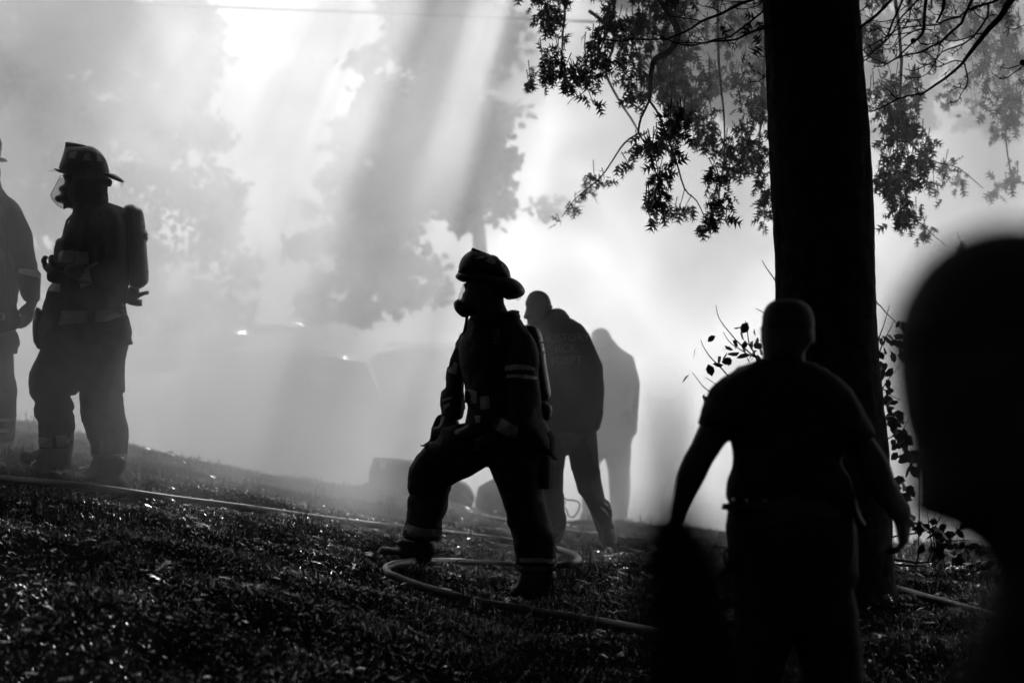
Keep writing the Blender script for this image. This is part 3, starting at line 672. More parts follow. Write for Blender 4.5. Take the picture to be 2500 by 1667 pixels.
for j, q in enumerate(stems):
    sy_ = SY + .35 * math.sin(j * 1.9); P = [at(p[0], p[1], sy_ + .03 * i) for i, p in enumerate(q)]; e_ = P[-1]; P.append(e_ + (root - e_) * .5 + Vector((0, 0, .05))); P.append(root)
    link('stem', mesh('stem', *tube_data(bez(P, .0016, .007, .006), 5)), M_bark, shb)
lp = [(x, y, 1) for x, y in cG([(610, 780), (655, 760), (670, 820), (780, 815), (610, 885), (695, 890), (660, 925), (690, 955), (600, 980), (800, 905), (840, 900), (545, 945), (520, 1000), (490, 940), (790, 970), (820, 990), (760, 990), (720, 1060), (780, 1060), (760, 1040), (820, 1030), (640, 1010), (320, 905), (205, 960), (425, 1050), (325, 1130), (480, 1135), (525, 1150), (570, 1090), (135, 1235), (290, 1425), (265, 1450), (850, 960), (740, 950)])]
for cx, cy_, rx, ry, nn in ((2160, 828, 14, 20, 8), (2180, 850, 18, 22, 10), (2158, 890, 12, 26, 8), (2165, 940, 10, 20, 5), (2172, 985, 10, 20, 7), (2190, 1030, 18, 25, 18), (2205, 1075, 20, 22, 18), (2215, 1110, 22, 20, 16), (2205, 1190, 16, 26, 14), (2225, 1140, 16, 16, 8), (2240, 1280, 30, 20, 16), (2300, 1320, 30, 24, 24), (2350, 1350, 28, 22, 20), (2390, 1380, 28, 18, 12), (2330, 1290, 40, 16, 14), (2280, 1345, 12, 30, 10), (2190, 800, 16, 10, 3), (1900, 800, 30, 40, 6)):
    lp += [(cx + random.gauss(0, .6) * rx, cy_ + random.gauss(0, .6) * ry, 0) for _ in range(nn)]
sl_me = mesh('leaf', [(v_[0] * 1.15, v_[1], v_[2]) for v_ in SV], [tuple(t_) for t_ in ST], False); sl_me.materials.append(M_sleaf)
RM2 = rotmats(len(lp), .5)
for i, (x, y, k_) in enumerate(lp):
    o = bpy.data.objects.new('leaf', sl_me); COL.objects.link(o); o.parent = shb
    p = at(x, y - 5, SY + random.uniform(-.3, .3)); o.matrix_local = Matrix.Translation(p - root) @ Matrix(RM2[i].tolist()).to_4x4() @ Matrix.Scale(random.uniform(.05, .085), 4)

# fallen leaves on the turf
n_ = 2800; Yl = RNG.uniform(6.5 ** 2, 24 ** 2, n_) ** .5; Xl_ = RNG.uniform(-1, 1, n_) * (Yl * .19 + .4)
PL = np.stack([Xl_, Yl, gz(Xl_, Yl) + RNG.uniform(.008, .03, n_)], 1)
nz = RNG.normal(0, .28, (n_, 3)); nz[:, 2] += 1; nz /= np.linalg.norm(nz, axis=1)[:, None]
a_ = RNG.normal(0, 1, (n_, 3)); a_ -= nz * (a_ * nz).sum(1)[:, None]; a_ /= np.linalg.norm(a_, axis=1)[:, None]; b_ = np.cross(nz, a_)
LM = np.stack([a_, b_, nz], 2); V = np.einsum('nij,kj->nki', LM, LV) * RNG.uniform(.025, .075, n_)[:, None, None] + PL[:, None, :]
T = LT[None] + (np.arange(n_) * len(LV))[:, None, None]
M_dead = mat('dead_leaf', .12, .22, .8, .4, 9)
tag(link('fallen_leaves', mesh_np('fallen_leaves', V.reshape(-1, 3), T.reshape(-1, 3)), M_dead), 'scattered damp fallen leaves lying in the grass', 'leaves', None, 'stuff')

# ------------------------------------------------------------------ wire
wy = 30.
wr = empty('overhead_wire', tuple(at(900, 30, wy)), 'single thin wire crossing the smoke at the top left', 'wire')
pts = [at(-600 + 300 * k, 17 + 33 / 850 * (-600 + 300 * k - 480) - 6 * math.sin(k / 10 * 3.14) + 4, wy) for k in range(11)]
link('cable', mesh('cable', *tube_data([(p, .014) for p in pts], 6)), M_dark, wr)

# ------------------------------------------------------------------ people
def caps(conv, chain, Y, k=1.0, yo=0, sq=1.0):
    """body limb from photo points (x, y, radius px)"""
    P = conv([(c[0], c[1]) for c in chain]); s = 1.0
    out = []
    for p, c in zip(P, chain):
        dy = c[3] if len(c) > 3 else 0
        out.append((at(p[0], p[1], Y) + Vector((0, yo + dy, 0)), c[2] * k * Y / F))
    return tube_data(out, 12)

def hand_parts(wrist, d, side, up, L=.19, curl=.5, thumb_side=1):
    """palm + four unequal curled fingers + thumb. d: pointing direction, side: across the knuckles, up: back-of-hand normal"""
    d = d.normalized(); side = (side - d * side.dot(d)).normalized(); up = d.cross(side)
    pr = [tube_data([(wrist - d * .03, .026), (wrist + d * .03, .03), (wrist + d * .075 + side * .018, .022)], 10), tube_data([(wrist, .024), (wrist + d * .078 - side * .018, .022)], 10)]
    for k, fl in enumerate((.062, .072, .068, .052)):
        b = wrist + d * .08 + side * (.033 - .022 * k); dd = d.copy(); P = [(b - d * .03, .0115), (b, .0105)]
        q = b
        for j, fr in enumerate((.45, .32, .25)):
            a = curl * (.7 + .35 * j) * (1 + .08 * k); ax = side
            dd = Matrix.Rotation(a, 3, ax) @ dd; q = q + dd * fl * 1.25 * fr; P.append((q, .0098 - .001 * j))
        pr.append(tube_data(P, 8))
    b = wrist + d * .02 + side * .03 * thumb_side; td = (d * .75 + side * .6 * thumb_side - up * 0 + Vector((0, 0, 0))).normalized()
    q1 = b + td * .035; td2 = (td + d * .4).normalized(); q2 = q1 + td2 * .03; q3 = q2 + (td2 + d * .3).normalized() * .025
    pr.append(tube_data([(b - td * .01, .015), (q1, .0125), (q2, .011), (q3, .009)], 8))
    return pr

def boot(name, m, parent, parts): return remeshed(name, m, parent, parts, .011, 2)

# ---- middle firefighter -------------------------------------------------
Y = 14.8
ff = empty('person', tuple(at(1140, 1440, Y)), 'helmeted firefighter with air mask and tank striding uphill in the middle', 'person', None)
coat = inflate('turnout_coat', M_gear, ff, c3([(775, 600), (742, 690), (712, 740), (690, 800), (690, 900), (700, 1000), (735, 1120), (752, 1240), (758, 1300), (748, 1350), (740, 1420), (690, 1500), (640, 1550), (660, 1600), (720, 1640), (800, 1650), (900, 1640), (1010, 1600), (1100, 1640), (1200, 1660), (1330, 1660), (1420, 1640), (1400, 1500), (1350, 1400), (1330, 1280), (1310, 1180), (1308, 1060), (1305, 960), (1302, 860), (1280, 790), (1240, 730), (1195, 672), (1160, 620), (1120, 590), (1080, 575), (1000, 600), (900, 620)]), Y, .19, .16, fold=.03, jit=.0045)
inflate('collar', M_gear, coat, c3([(770, 600), (800, 560), (900, 540), (1000, 560), (1066, 562), (1100, 552), (1135, 556), (1160, 566), (1150, 578), (1164, 600), (1158, 630), (1100, 680), (950, 720), (820, 690)]), Y, .13, .05, fold=.006)
far = inflate('sleeve', M_gear, coat, c3([(735, 695), (700, 745), (668, 795), (655, 880), (630, 940), (592, 1020), (588, 1090), (586, 1152), (556, 1176), (547, 1220), (543, 1275), (549, 1300), (551, 1370), (580, 1400), (650, 1410), (705, 1390), (722, 1370), (728, 1330), (735, 1295), (725, 1150), (740, 1000), (790, 850), (790, 740)]), Y, .085, .085, yo=.12, fold=.02, jit=.0055)
ns_ = inflate('sleeve', M_gear, coat, c3([(1130, 715), (1200, 712), (1262, 750), (1296, 830), (1306, 930), (1296, 1010), (1300, 1090), (1318, 1180), (1320, 1270), (1280, 1350), (1190, 1450), (1130, 1530), (1060, 1545), (960, 1480), (945, 1440), (985, 1370), (1050, 1300), (1060, 1200), (1030, 1080), (1020, 980), (1040, 840)]), Y, .09, .09, yo=-.16, fold=.024, jit=.0045)
tr = inflate('turnout_trousers', M_gear, ff, c4([(600, 120), (575, 200), (560, 226), (500, 245), (455, 290), (440, 308), (405, 345), (383, 382), (352, 450), (338, 530), (335, 578), (343, 610), (357, 634), (343, 655), (341, 700), (337, 800), (318, 860), (303, 905), (296, 948), (330, 970), (450, 985), (570, 975), (585, 930), (596, 900), (603, 870), (602, 815), (620, 780), (640, 735), (646, 700), (651, 635), (672, 580), (668, 563), (720, 530), (800, 496), (870, 450), (940, 409), (972, 480), (1003, 560), (1030, 620), (1046, 680), (1062, 720), (1076, 772), (1080, 850), (1108, 890), (1120, 960), (1140, 1060), (1145, 1140), (1150, 1182), (1170, 1196), (1250, 1205), (1350, 1205), (1440, 1190), (1447, 1080), (1443, 1000), (1432, 940), (1420, 890), (1400, 830), (1380, 760), (1368, 690), (1352, 640), (1345, 560), (1360, 400), (1370, 200), (1300, 120), (1000, 60)]), Y, .11, .105, fold=.028, jit=.0045, slope=lambda V: .35 * np.clip((at(1140, 1130, Y).x - V[:, 0]), 0, .6) * 1.2 * np.clip((at(0, 1135, Y).z - V[:, 1] + .25) * 2, 0, 1))
inflate('cargo_pocket', M_gear, tr, c4([(1330, 330), (1400, 345), (1408, 400), (1405, 480), (1400, 560), (1392, 578), (1352, 588), (1320, 560)]), Y, .05, .03, yo=-.02, fold=.004)
inflate('belt_pouch', M_dark, ff, c4([(1320, 120), (1370, 135), (1415, 165), (1428, 200), (1432, 250), (1426, 320), (1443, 352), (1448, 372), (1410, 362), (1400, 340), (1330, 330), (1310, 250)]), Y, .06, .03, yo=-.02, fold=.006)
inflate('pocket_flap', M_gear, tr, c4([(470, 258), (486, 252), (540, 250), (520, 275), (480, 294), (472, 288)]), Y, .06, .02)
bs = [inflate_data(c4([(300, 940), (262, 968), (258, 985), (280, 1008), (270, 1014), (200, 1008), (160, 1004), (135, 1020), (122, 1050), (124, 1072), (150, 1092), (210, 1100), (300, 1110), (330, 1124), (400, 1136), (520, 1146), (526, 1090), (552, 1060), (565, 980), (450, 950)]), Y + .28, .055, .05, h=.01)]
link('boot', mesh('boot', *merge(bs)), M_leath, ff)
inflate('boot', M_leath, ff, c4([(1165, 1180), (1175, 1205), (1155, 1240), (1150, 1280), (1112, 1300), (1100, 1330), (1105, 1370), (1160, 1400), (1280, 1420), (1390, 1425), (1402, 1350), (1410, 1290), (1436, 1250), (1440, 1180), (1300, 1150)]), Y, .06, .055, h=.01)
# body under the gear: one skin
hd = inflate_data(c7([(440, 760), (430, 830), (440, 930), (385, 1000), (378, 1060), (365, 1085), (400, 1130), (420, 1250), (470, 1330), (620, 1380), (640, 1500), (1200, 1500), (1190, 1300), (1180, 1150), (1200, 900), (1100, 500), (800, 400), (560, 450)]), Y, .085, .07, h=.012, chaikin=2)
body = [hd, caps(c3, [(930, 560, 42), (940, 660, 45)], Y), caps(c3, [(960, 720, 60), (960, 900, 75), (980, 1100, 75), (1000, 1300, 72), (1020, 1480, 75)], Y),
        caps(c3, [(1130, 800, 26), (1180, 950, 24), (1190, 1200, 22), (1100, 1400, 18), (1000, 1500, 15)], Y, 1, -.13), caps(c3, [(760, 780, 24), (690, 950, 24), (640, 1200, 20), (610, 1400, 15)], Y, 1, .12),
        caps(c3, [(960, 800, 55), (760, 780, 26, .12)], Y), caps(c3, [(960, 800, 55), (1130, 800, 28, -.13)], Y),
        caps(c4, [(850, 250, 34, 0), (530, 430, 30, .1), (470, 700, 24, .2), (450, 1000, 18, .28), (330, 1085, 14, .28)], Y), caps(c4, [(1100, 250, 34), (1200, 600, 30), (1270, 900, 24), (1310, 1250, 18), (1200, 1370, 14)], Y)]
wr_ = at(*c4([(570, 110)])[0], Y) + Vector((0, .12, 0)); body += hand_parts(wr_, Vector((-.35, 0, -1)), Vector((0, 1, 0)), Vector((1, 0, 0)), curl=.45)
wr_ = at(*c3([(960, 1500)])[0], Y) + Vector((0, -.15, 0)); body += hand_parts(wr_, Vector((-.8, 0, -.6)), Vector((0, 1, 0)), Vector((1, 0, 0)), curl=.7)
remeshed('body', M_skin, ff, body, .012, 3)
def glove(parent, poly, Yg, yo): return inflate('glove', M_leath, parent, poly, Yg, .045, .04, yo=yo, fold=.006)
glove(ff, c3([(552, 1365), (548, 1410), (535, 1445), (500, 1452), (472, 1462), (490, 1500), (520, 1550), (560, 1580), (620, 1585), (680, 1560), (700, 1500), (690, 1400), (640, 1370)]), Y, .06)
glove(ff, c4([(800, 90), (760, 120), (700, 140), (695, 170), (730, 220), (780, 230), (850, 200), (900, 170), (900, 120)]), Y, -.2)
# helmet
he = inflate('helmet', M_shell, ff, c7([(300, 600), (292, 588), (312, 540), (308, 490), (325, 420), (360, 335), (405, 270), (470, 215), (545, 172), (620, 170), (850, 240), (930, 252), (985, 255), (1040, 280), (1075, 310), (1098, 345), (1180, 405), (1240, 470), (1285, 560), (1303, 640), (1312, 700), (1240, 760), (700, 700), (450, 640)]), Y, .125, .11, h=.008)
inflate('brim', M_shell, he, c7([(330, 590), (290, 605), (258, 635), (248, 668), (262, 700), (310, 740), (385, 775), (440, 778), (600, 760), (800, 800), (1000, 940), (1150, 1060), (1240, 1112), (1310, 1112), (1420, 1094), (1500, 1062), (1560, 1020), (1583, 975), (1575, 910), (1535, 840), (1470, 770), (1390, 720), (1312, 688), (1100, 640), (700, 600)]), Y, .165, .04, h=.008, yo=.0)
inflate('front_ridge', M_shell, he, c7([(540, 185), (555, 135), (575, 117), (600, 122), (760, 185), (935, 252), (900, 300), (700, 280), (580, 230)]), Y, .012, .01, h=.006, chaikin=1)
for q in ([(630, 320), (720, 290), (810, 285), (780, 320), (650, 350)], [(845, 375), (905, 305), (960, 300), (1010, 345), (1028, 435), (925, 435)], [(1125, 390), (1190, 440), (1240, 510), (1255, 562), (1215, 562), (1135, 490)]):
    patch('reflective_panel', M_refl, he, c7(q), Y, [he], .004, .006)
link('hanging_ring', mesh('hanging_ring', *tube_data([(at(*c7([(x, y)])[0], Y - .02), .0016) for x, y in ((1490, 1060), (1495, 1085), (1440, 1122), (1418, 1118), (1430, 1095), (1470, 1068))], 6)), M_metal, he)
# mask
mk = inflate('air_mask', M_mask, ff, c7([(320, 1095), (280, 1105), (232, 1140), (216, 1170), (214, 1230), (235, 1300), (280, 1365), (340, 1420), (400, 1452), (450, 1452), (530, 1420), (640, 1400), (700, 1200), (700, 950), (560, 860), (440, 790), (410, 800), (415, 870), (447, 930), (385, 995), (378, 1060), (345, 1120)]), Y, .07, .05, h=.008)
inflate('visor', M_visor, mk, c7([(400, 785), (345, 930), (290, 1095), (345, 1125), (400, 1140), (480, 1000), (460, 860)]), Y, .055, .03, h=.008)
link('air_hose', mesh('air_hose', *tube_data([(at(*c7([(x, y)])[0], Y - .03), .0062 * 1.3) for x, y in ((475, 1400), (470, 1460), (455, 1570), (430, 1680), (400, 1820), (420, 2050), (470, 2300))], 8)), M_mask, mk)
# air pack
pk = inflate('air_cylinder', M_cyl, ff, c3([(1195, 672), (1215, 663), (1240, 664), (1275, 676), (1305, 695), (1325, 735), (1338, 800), (1352, 880), (1370, 1020), (1388, 1130), (1397, 1180), (1394, 1220), (1375, 1245), (1340, 1262), (1300, 1240), (1270, 1000), (1240, 800)]), Y, .085, .08, yo=.05, h=.01)
for a_, b_ in (((1290, 810), (1342, 798)), ((1296, 888), (1354, 876))):
    q = c3([a_, b_]); link('tank_band', mesh('tank_band', *tube_data([(at(*q[0], Y - .035), .004), (at(*q[1], Y - .02) + Vector((.004, 0, 0)), .004)], 6)), M_metal, pk)
inflate('tank_valve', M_mask, pk, c3([(1330, 1250), (1376, 1270), (1392, 1278), (1406, 1300), (1404, 1345), (1390, 1390), (1350, 1412), (1320, 1400), (1300, 1300)]), Y, .05, .03, yo=.03, h=.01)
sh = patch('shoulder_strap', M_dark, ff, c3([(1010, 590), (1050, 640), (1030, 720), (1010, 840), (1010, 960), (1000, 1100), (950, 1100), (950, 960), (945, 800), (970, 680)]), Y, [coat, ns_], .012, .014)
lettering('lettering', M_print, sh, 'MSA', *c3([(982, 755)])[0], 15, Y, [sh], R(80), .003)
for q, nm in (([(1010, 1030), (1050, 975), (1120, 966), (1200, 970), (1262, 988), (1275, 1015), (1250, 1012), (1120, 1004), (1050, 1020)], 'tape'), ([(1040, 1072), (1060, 1045), (1140, 1040), (1220, 1048), (1290, 1060), (1290, 1082), (1215, 1076), (1120, 1066)], 'tape'),
              ([(985, 1368), (1020, 1372), (1085, 1405), (1145, 1440), (1130, 1530), (1060, 1510), (985, 1470), (948, 1450), (958, 1400)], 'tape')):
    patch('reflective_tape', M_refl, ns_, c3(q), Y, [ns_], .004, .01)
for q in ([(590, 1225), (640, 1216), (636, 1236), (560, 1258), (565, 1236)], [(565, 1285), (620, 1262), (615, 1290), (575, 1320)], [(620, 940), (680, 960), (675, 1050), (600, 1030)]):
    patch('reflective_tape', M_refl, far, c3(q), Y, [far], .004, .01)
for q in ([(738, 1165), (790, 1160), (832, 1175), (834, 1262), (790, 1268), (738, 1262)], [(850, 1210), (925, 1205), (932, 1300), (860, 1310)], [(815, 1358), (858, 1355), (858, 1408), (822, 1410)]):
    patch('reflective_tape', M_refl, coat, c3(q), Y, [coat], .004, .01)
for q in ([(845, 200), (950, 165), (960, 230), (900, 275), (843, 290)], [(690, 150), (780, 135), (790, 170), (725, 228)]):
    patch('reflective_tape', M_refl, coat, c4(q), Y, [coat, tr], .006, .01)
for q in ([(322, 845), (450, 868), (590, 880), (598, 915), (575, 975), (450, 962), (306, 930)], [(1143, 1082), (1300, 1078), (1440, 1092), (1444, 1120), (1300, 1112), (1144, 1112)], [(1146, 1140), (1300, 1145), (1444, 1150), (1442, 1182), (1300, 1180), (1148, 1178)]):
    patch('reflective_tape', M_refl, tr, c4(q), Y, [tr], .004, .012)
link('buckle', mesh('buckle', *tube_data([(at(*c3([(x, y)])[0], Y - .22), .003) for x, y in ((1250, 1295), (1252, 1325), (1278, 1345), (1270, 1310))], 6)), M_metal, ff)

# ---- left firefighter ----------------------------------------------------
Y = 15.8
lf = empty('person', tuple(at(215, 1180, Y)), 'standing firefighter with large upright air tank, looking down to the left', 'person')
coat = inflate('turnout_coat', M_gear, lf, c1([(565, 672), (560, 700), (520, 760), (495, 820), (476, 880), (440, 886), (422, 905), (425, 930), (412, 990), (420, 1030), (378, 1020), (368, 1028), (388, 1060), (350, 1095), (340, 1130), (362, 1145), (358, 1200), (385, 1222), (408, 1224), (362, 1280), (345, 1340), (332, 1372), (315, 1440), (292, 1490), (272, 1568), (266, 1620), (268, 1680), (276, 1720), (300, 1735), (330, 1725), (500, 1735), (700, 1740), (900, 1725), (975, 1700), (1018, 1697), (1004, 1650), (1012, 1600), (985, 1500), (972, 1460), (960, 1380), (1000, 1200), (1000, 1000), (990, 850), (1000, 700), (955, 660), (890, 628), (832, 605), (780, 600), (640, 650)]), Y, .2, .16, fold=.028, jit=.0045)
inflate('collar', M_gear, coat, c1([(560, 690), (580, 640), (620, 600), (800, 520), (826, 560), (832, 605), (800, 680), (650, 760), (580, 740)]), Y, .12, .05, fold=.005)
slv = inflate('sleeve', M_gear, coat, c1([(800, 650), (900, 650), (965, 720), (990, 850), (995, 1000), (985, 1150), (940, 1240), (860, 1280), (750, 1260), (650, 1250), (640, 1200), (632, 1125), (700, 1115), (800, 1100), (840, 1000), (800, 850), (760, 740)]), Y, .09, .085, yo=-.17, fold=.02, jit=.0045)
tr = inflate('turnout_trousers', M_gear, lf, c2([(315, 250), (315, 300), (295, 345), (270, 400), (240, 460), (222, 510), (217, 570), (222, 640), (240, 690), (268, 735), (258, 790), (265, 840), (290, 880), (298, 950), (296, 1010), (294, 1060), (300, 1085), (400, 1095), (500, 1085), (560, 1075), (571, 1030), (570, 970), (578, 920), (570, 835), (552, 792), (568, 770), (562, 735), (525, 682), (560, 678), (585, 668), (605, 642), (603, 700), (608, 780), (622, 860), (645, 930), (665, 985), (692, 1030), (695, 1080), (698, 1140), (718, 1165), (820, 1195), (960, 1190), (970, 1150), (976, 1060), (984, 1000), (982, 900), (965, 850), (958, 790), (944, 750), (940, 655), (957, 648), (960, 560), (955, 470), (963, 380), (985, 290), (980, 200), (600, 150)]), Y, .115, .11, fold=.028, jit=.0045)
inflate('boot', M_leath, lf, c2([(300, 1070), (290, 1095), (250, 1108), (200, 1092), (165, 1102), (146, 1135), (148, 1170), (165, 1195), (230, 1215), (330, 1240), (480, 1262), (520, 1220), (552, 1190), (552, 1110), (566, 1060), (430, 1040)]), Y, .06, .05, h=.01)
inflate('boot', M_leath, lf, c2([(698, 1130), (716, 1155), (692, 1195), (684, 1258), (640, 1272), (602, 1295), (588, 1325), (600, 1345), (700, 1362), (840, 1375), (960, 1372), (975, 1340), (955, 1310), (930, 1290), (962, 1240), (968, 1150), (850, 1120)]), Y - .15, .06, .05, h=.01)
hd = inflate_data(c1([(560, 420), (500, 440), (497, 470), (470, 500), (480, 540), (490, 600), (520, 640), (580, 665), (620, 700), (800, 680), (820, 600), (830, 480), (830, 380), (780, 280), (650, 240), (560, 300)]), Y, .085, .07, h=.012, chaikin=2)
body = [hd, caps(c1, [(690, 620, 42), (700, 720, 45)], Y), caps(c1, [(740, 800, 65), (720, 1000, 78), (680, 1250, 75), (640, 1500, 75)], Y), caps(c1, [(740, 820, 60), (890, 760, 28, -.13), (920, 950, 24, -.14), (880, 1180, 20, -.14), (700, 1190, 15, -.16), (600, 1130, 13, -.18)], Y),
        caps(c1, [(740, 820, 60), (640, 800, 28, .15), (560, 1000, 22, .18), (430, 1150, 16, .1)], Y), caps(c2, [(560, 150, 34), (400, 500, 32), (430, 800, 26), (430, 1080, 18), (230, 1150, 13)], Y), caps(c2, [(700, 150, 34), (790, 500, 32), (820, 800, 26), (830, 1150, 18, -.1), (680, 1310, 13, -.15)], Y)]
wr_ = at(*c1([(430, 1150)])[0], Y) + Vector((0, .08, 0)); body += hand_parts(wr_, Vector((-1, -.2, .5)), Vector((0, 1, 0)), Vector((0, 0, 1)), curl=.8)
wr_ = at(*c1([(560, 1120)])[0], Y) + Vector((0, -.18, 0)); body += hand_parts(wr_, Vector((-1, .1, .2)), Vector((0, 1, 0)), Vector((0, 0, 1)), curl=.8)
remeshed('body', M_skin, lf, body, .012, 3)
glove(lf, c1([(470, 890), (430, 890), (420, 930), (425, 1030), (372, 1022), (385, 1058), (345, 1100), (340, 1135), (362, 1150), (360, 1210), (410, 1222), (470, 1200), (520, 1100), (520, 950)]), Y, .02)
glove(lf, c1([(700, 1090), (620, 1080), (560, 1090), (530, 1130), (560, 1190), (640, 1220), (700, 1180)]), Y, -.2)
inflate('glove_on_clip', M_leath, lf, c2([(300, -10), (278, 40), (267, 110), (266, 200), (274, 270), (300, 300), (318, 298), (350, 200), (380, 60)]), Y, .05, .04, yo=-.08, fold=.01)
he = inflate('helmet', M_shell, lf, c1([(447, 352), (462, 300), (480, 245), (505, 190), (540, 180), (640, 178), (680, 177), (720, 188), (765, 220), (800, 262), (825, 318), (837, 370), (840, 412), (780, 430), (600, 420), (490, 400)]), Y, .125, .11, h=.008)
inflate('front_ridge', M_shell, he, c1([(500, 168), (496, 156), (505, 147), (530, 149), (600, 160), (668, 176), (640, 200), (560, 220), (500, 250), (470, 300), (455, 345), (445, 352), (478, 260)]), Y, .012, .008, h=.005, chaikin=1)
inflate('brim', M_shell, he, c1([(425, 353), (440, 352), (520, 370), (700, 390), (838, 386), (870, 392), (905, 408), (935, 435), (943, 453), (930, 458), (880, 440), (840, 424), (790, 402), (600, 400), (470, 386), (428, 368)]), Y, .15, .012, h=.006)
inflate('raised_eyeshield', M_visor, he, c1([(366, 364), (366, 370), (430, 372), (460, 386), (498, 386), (496, 374), (440, 364)]), Y, .09, .008, h=.006)
link('hanging_ring', mesh('hanging_ring', *tube_data([(at(*c1([(x, y)])[0], Y), .0016) for x, y in ((930, 450), (922, 470), (930, 487), (940, 480), (940, 462), (932, 450))], 6)), M_metal, he)
for q in ([(555, 235), (607, 228), (600, 285), (548, 278)], [(672, 243), (705, 240), (722, 300), (660, 300)], [(755, 250), (780, 262), (800, 300), (762, 305)]):
    patch('reflective_panel', M_refl, he, c1(q), Y, [he], .004, .006)
ring = c1([(688 + 30 * math.cos(k * .63), 343 + 28 * math.sin(k * .63)) for k in range(11)])
link('badge_ring', mesh('badge_ring', *tube_data([(at(p[0], p[1], Y - .122), .0016) for p in ring], 6)), M_refl, he)
inflate('ear_flap', M_dark, lf, c1([(780, 400), (850, 430), (862, 455), (850, 490), (808, 490), (806, 510), (826, 530), (830, 600), (790, 640), (600, 640), (560, 600), (560, 420)]), Y, .1, .04, fold=.004)
mk = inflate('air_mask', M_mask, lf, c1([(470, 395), (495, 440), (492, 468), (458, 485), (446, 510), (470, 545), (425, 560), (415, 585), (440, 612), (485, 618), (480, 668), (520, 650), (572, 668), (640, 640), (640, 480), (560, 400)]), Y, .07, .05, h=.008)
inflate('visor', M_visor, mk, c1([(465, 405), (385, 555), (395, 585), (440, 632), (478, 655), (500, 600), (510, 450)]), Y, .06, .04, h=.008)
link('mask_rim', mesh('mask_rim', *tube_data([(at(*c1([(x, y)])[0], Y), .0022) for x, y in ((464, 405), (425, 480), (387, 553), (395, 580), (435, 628), (474, 652))], 6)), M_mask, mk)
link('air_hose', mesh('air_hose', *tube_data([(at(*c1([(x, y)])[0], Y - .04), .008) for x, y in ((570, 660), (560, 700), (515, 750), (490, 840), (485, 940), (500, 1010))], 8)), M_mask, mk)
cylp = inflate('air_cylinder', M_cyl, lf, c1([(935, 645), (958, 628), (985, 621), (1015, 624), (1050, 640), (1080, 662), (1094, 695), (1104, 760), (1112, 860), (1122, 1000), (1134, 1150), (1134, 1200), (1125, 1228), (1095, 1255), (1062, 1272), (1000, 1270), (960, 1200), (960, 700)]), Y, .09, .09, yo=.03, h=.01)
inflate('tank_valve', M_mask, cylp, c1([(1000, 1240), (1062, 1272), (1066, 1296), (1110, 1287), (1132, 1284), (1139, 1300), (1132, 1314), (1110, 1316), (1070, 1335), (1052, 1350), (1083, 1350), (1084, 1402), (1045, 1404), (1000, 1396), (960, 1380), (950, 1300)]), Y, .05, .03, yo=.02, h=.008, chaikin=0)
inflate('tank_band', M_metal, cylp, c1([(1095, 845), (1112, 843), (1114, 822), (1120, 822), (1122, 843), (1130, 846), (1130, 893), (1124, 896), (1124, 914), (1118, 914), (1116, 895), (1095, 895)]), Y, .03, .01, yo=.02, h=.006, chaikin=0)
for q in ([(475, 1010), (500, 985), (608, 984), (605, 1080), (480, 1082)], [(612, 990), (715, 998), (722, 1085), (612, 1090)], [(705, 1105), (790, 1062), (798, 1085), (735, 1118)], [(632, 1130), (700, 1115), (725, 1112), (755, 1235), (660, 1270)], [(410, 1225), (500, 1240), (500, 1300), (365, 1285)], [(510, 1442), (708, 1440), (708, 1530), (488, 1548), (505, 1500)], [(775, 1442), (900, 1425), (965, 1380), (975, 1468), (860, 1520), (762, 1528)]):
    patch('reflective_tape', M_refl, coat, c1(q), Y, [coat, slv], .004, .01)
for q in ([(298, 985), (418, 1000), (420, 1075), (298, 1062)], [(452, 980), (570, 962), (570, 1062), (450, 1070)], [(700, 1120), (870, 1130), (880, 1118), (972, 1118), (968, 1160), (870, 1165), (712, 1160)]):
    patch('reflective_tape', M_refl, tr, c2(q), Y, [tr], .004, .012)

# ---- firefighter cut by the left edge ------------------------------------
Y = 17.0
ef = empty('person', tuple(at(-30, 1110, Y)), 'firefighter with bare hand lowered, mostly cut off by the left edge of the photo', 'person')
coat = inflate('turnout_coat', M_gear, ef, cE1([(0, 444), (-120, 470), (-260, 560), (-320, 800), (-330, 1100), (-320, 1500), (-200, 1560), (60, 1560), (128, 1520), (150, 1450), (125, 1330), (138, 1298), (146, 1190), (130, 1110), (112, 1030), (95, 960), (80, 850), (95, 600), (50, 475), (20, 447)]), Y, .18, .15, fold=.026, jit=.0045)
slv = inflate('sleeve', M_gear, coat, cE1([(10, 448), (50, 475), (90, 512), (140, 542), (186, 606), (222, 682), (248, 742), (264, 792), (284, 900), (292, 962), (304, 1012), (306, 1068), (332, 1092), (337, 1112), (335, 1180), (333, 1250), (328, 1300), (260, 1330), (192, 1292), (160, 1190), (132, 1105), (116, 1050), (108, 1000), (90, 970), (66, 940), (20, 900), (-20, 700), (-30, 500)]), Y, .085, .08, yo=-.1, fold=.02, jit=.0045)
tr = inflate('turnout_trousers', M_gear, ef, cE2([(120, 0), (165, 45), (200, 140), (176, 190), (170, 244), (115, 254), (122, 330), (127, 400), (145, 490), (168, 590), (170, 620), (160, 680), (164, 760), (158, 880), (150, 990), (135, 1080), (60, 1110), (-60, 1100), (-120, 900), (-130, 600), (-160, 1000), (-180, 1110), (-330, 1100), (-350, 700), (-340, 300), (-300, 0)]), Y, .11, .1, fold=.024, jit=.0045)
inflate('boot', M_leath, ef, cE2([(135, 1060), (125, 1120), (100, 1165), (60, 1190), (-20, 1215), (-120, 1215), (-160, 1180), (-80, 1120), (-60, 1060)]), Y, .06, .05, h=.01)
inflate('boot', M_leath, ef, cE2([(-180, 1060), (-190, 1150), (-240, 1190), (-380, 1200), (-420, 1160), (-330, 1110), (-320, 1060)]), Y + .2, .06, .05, h=.01)
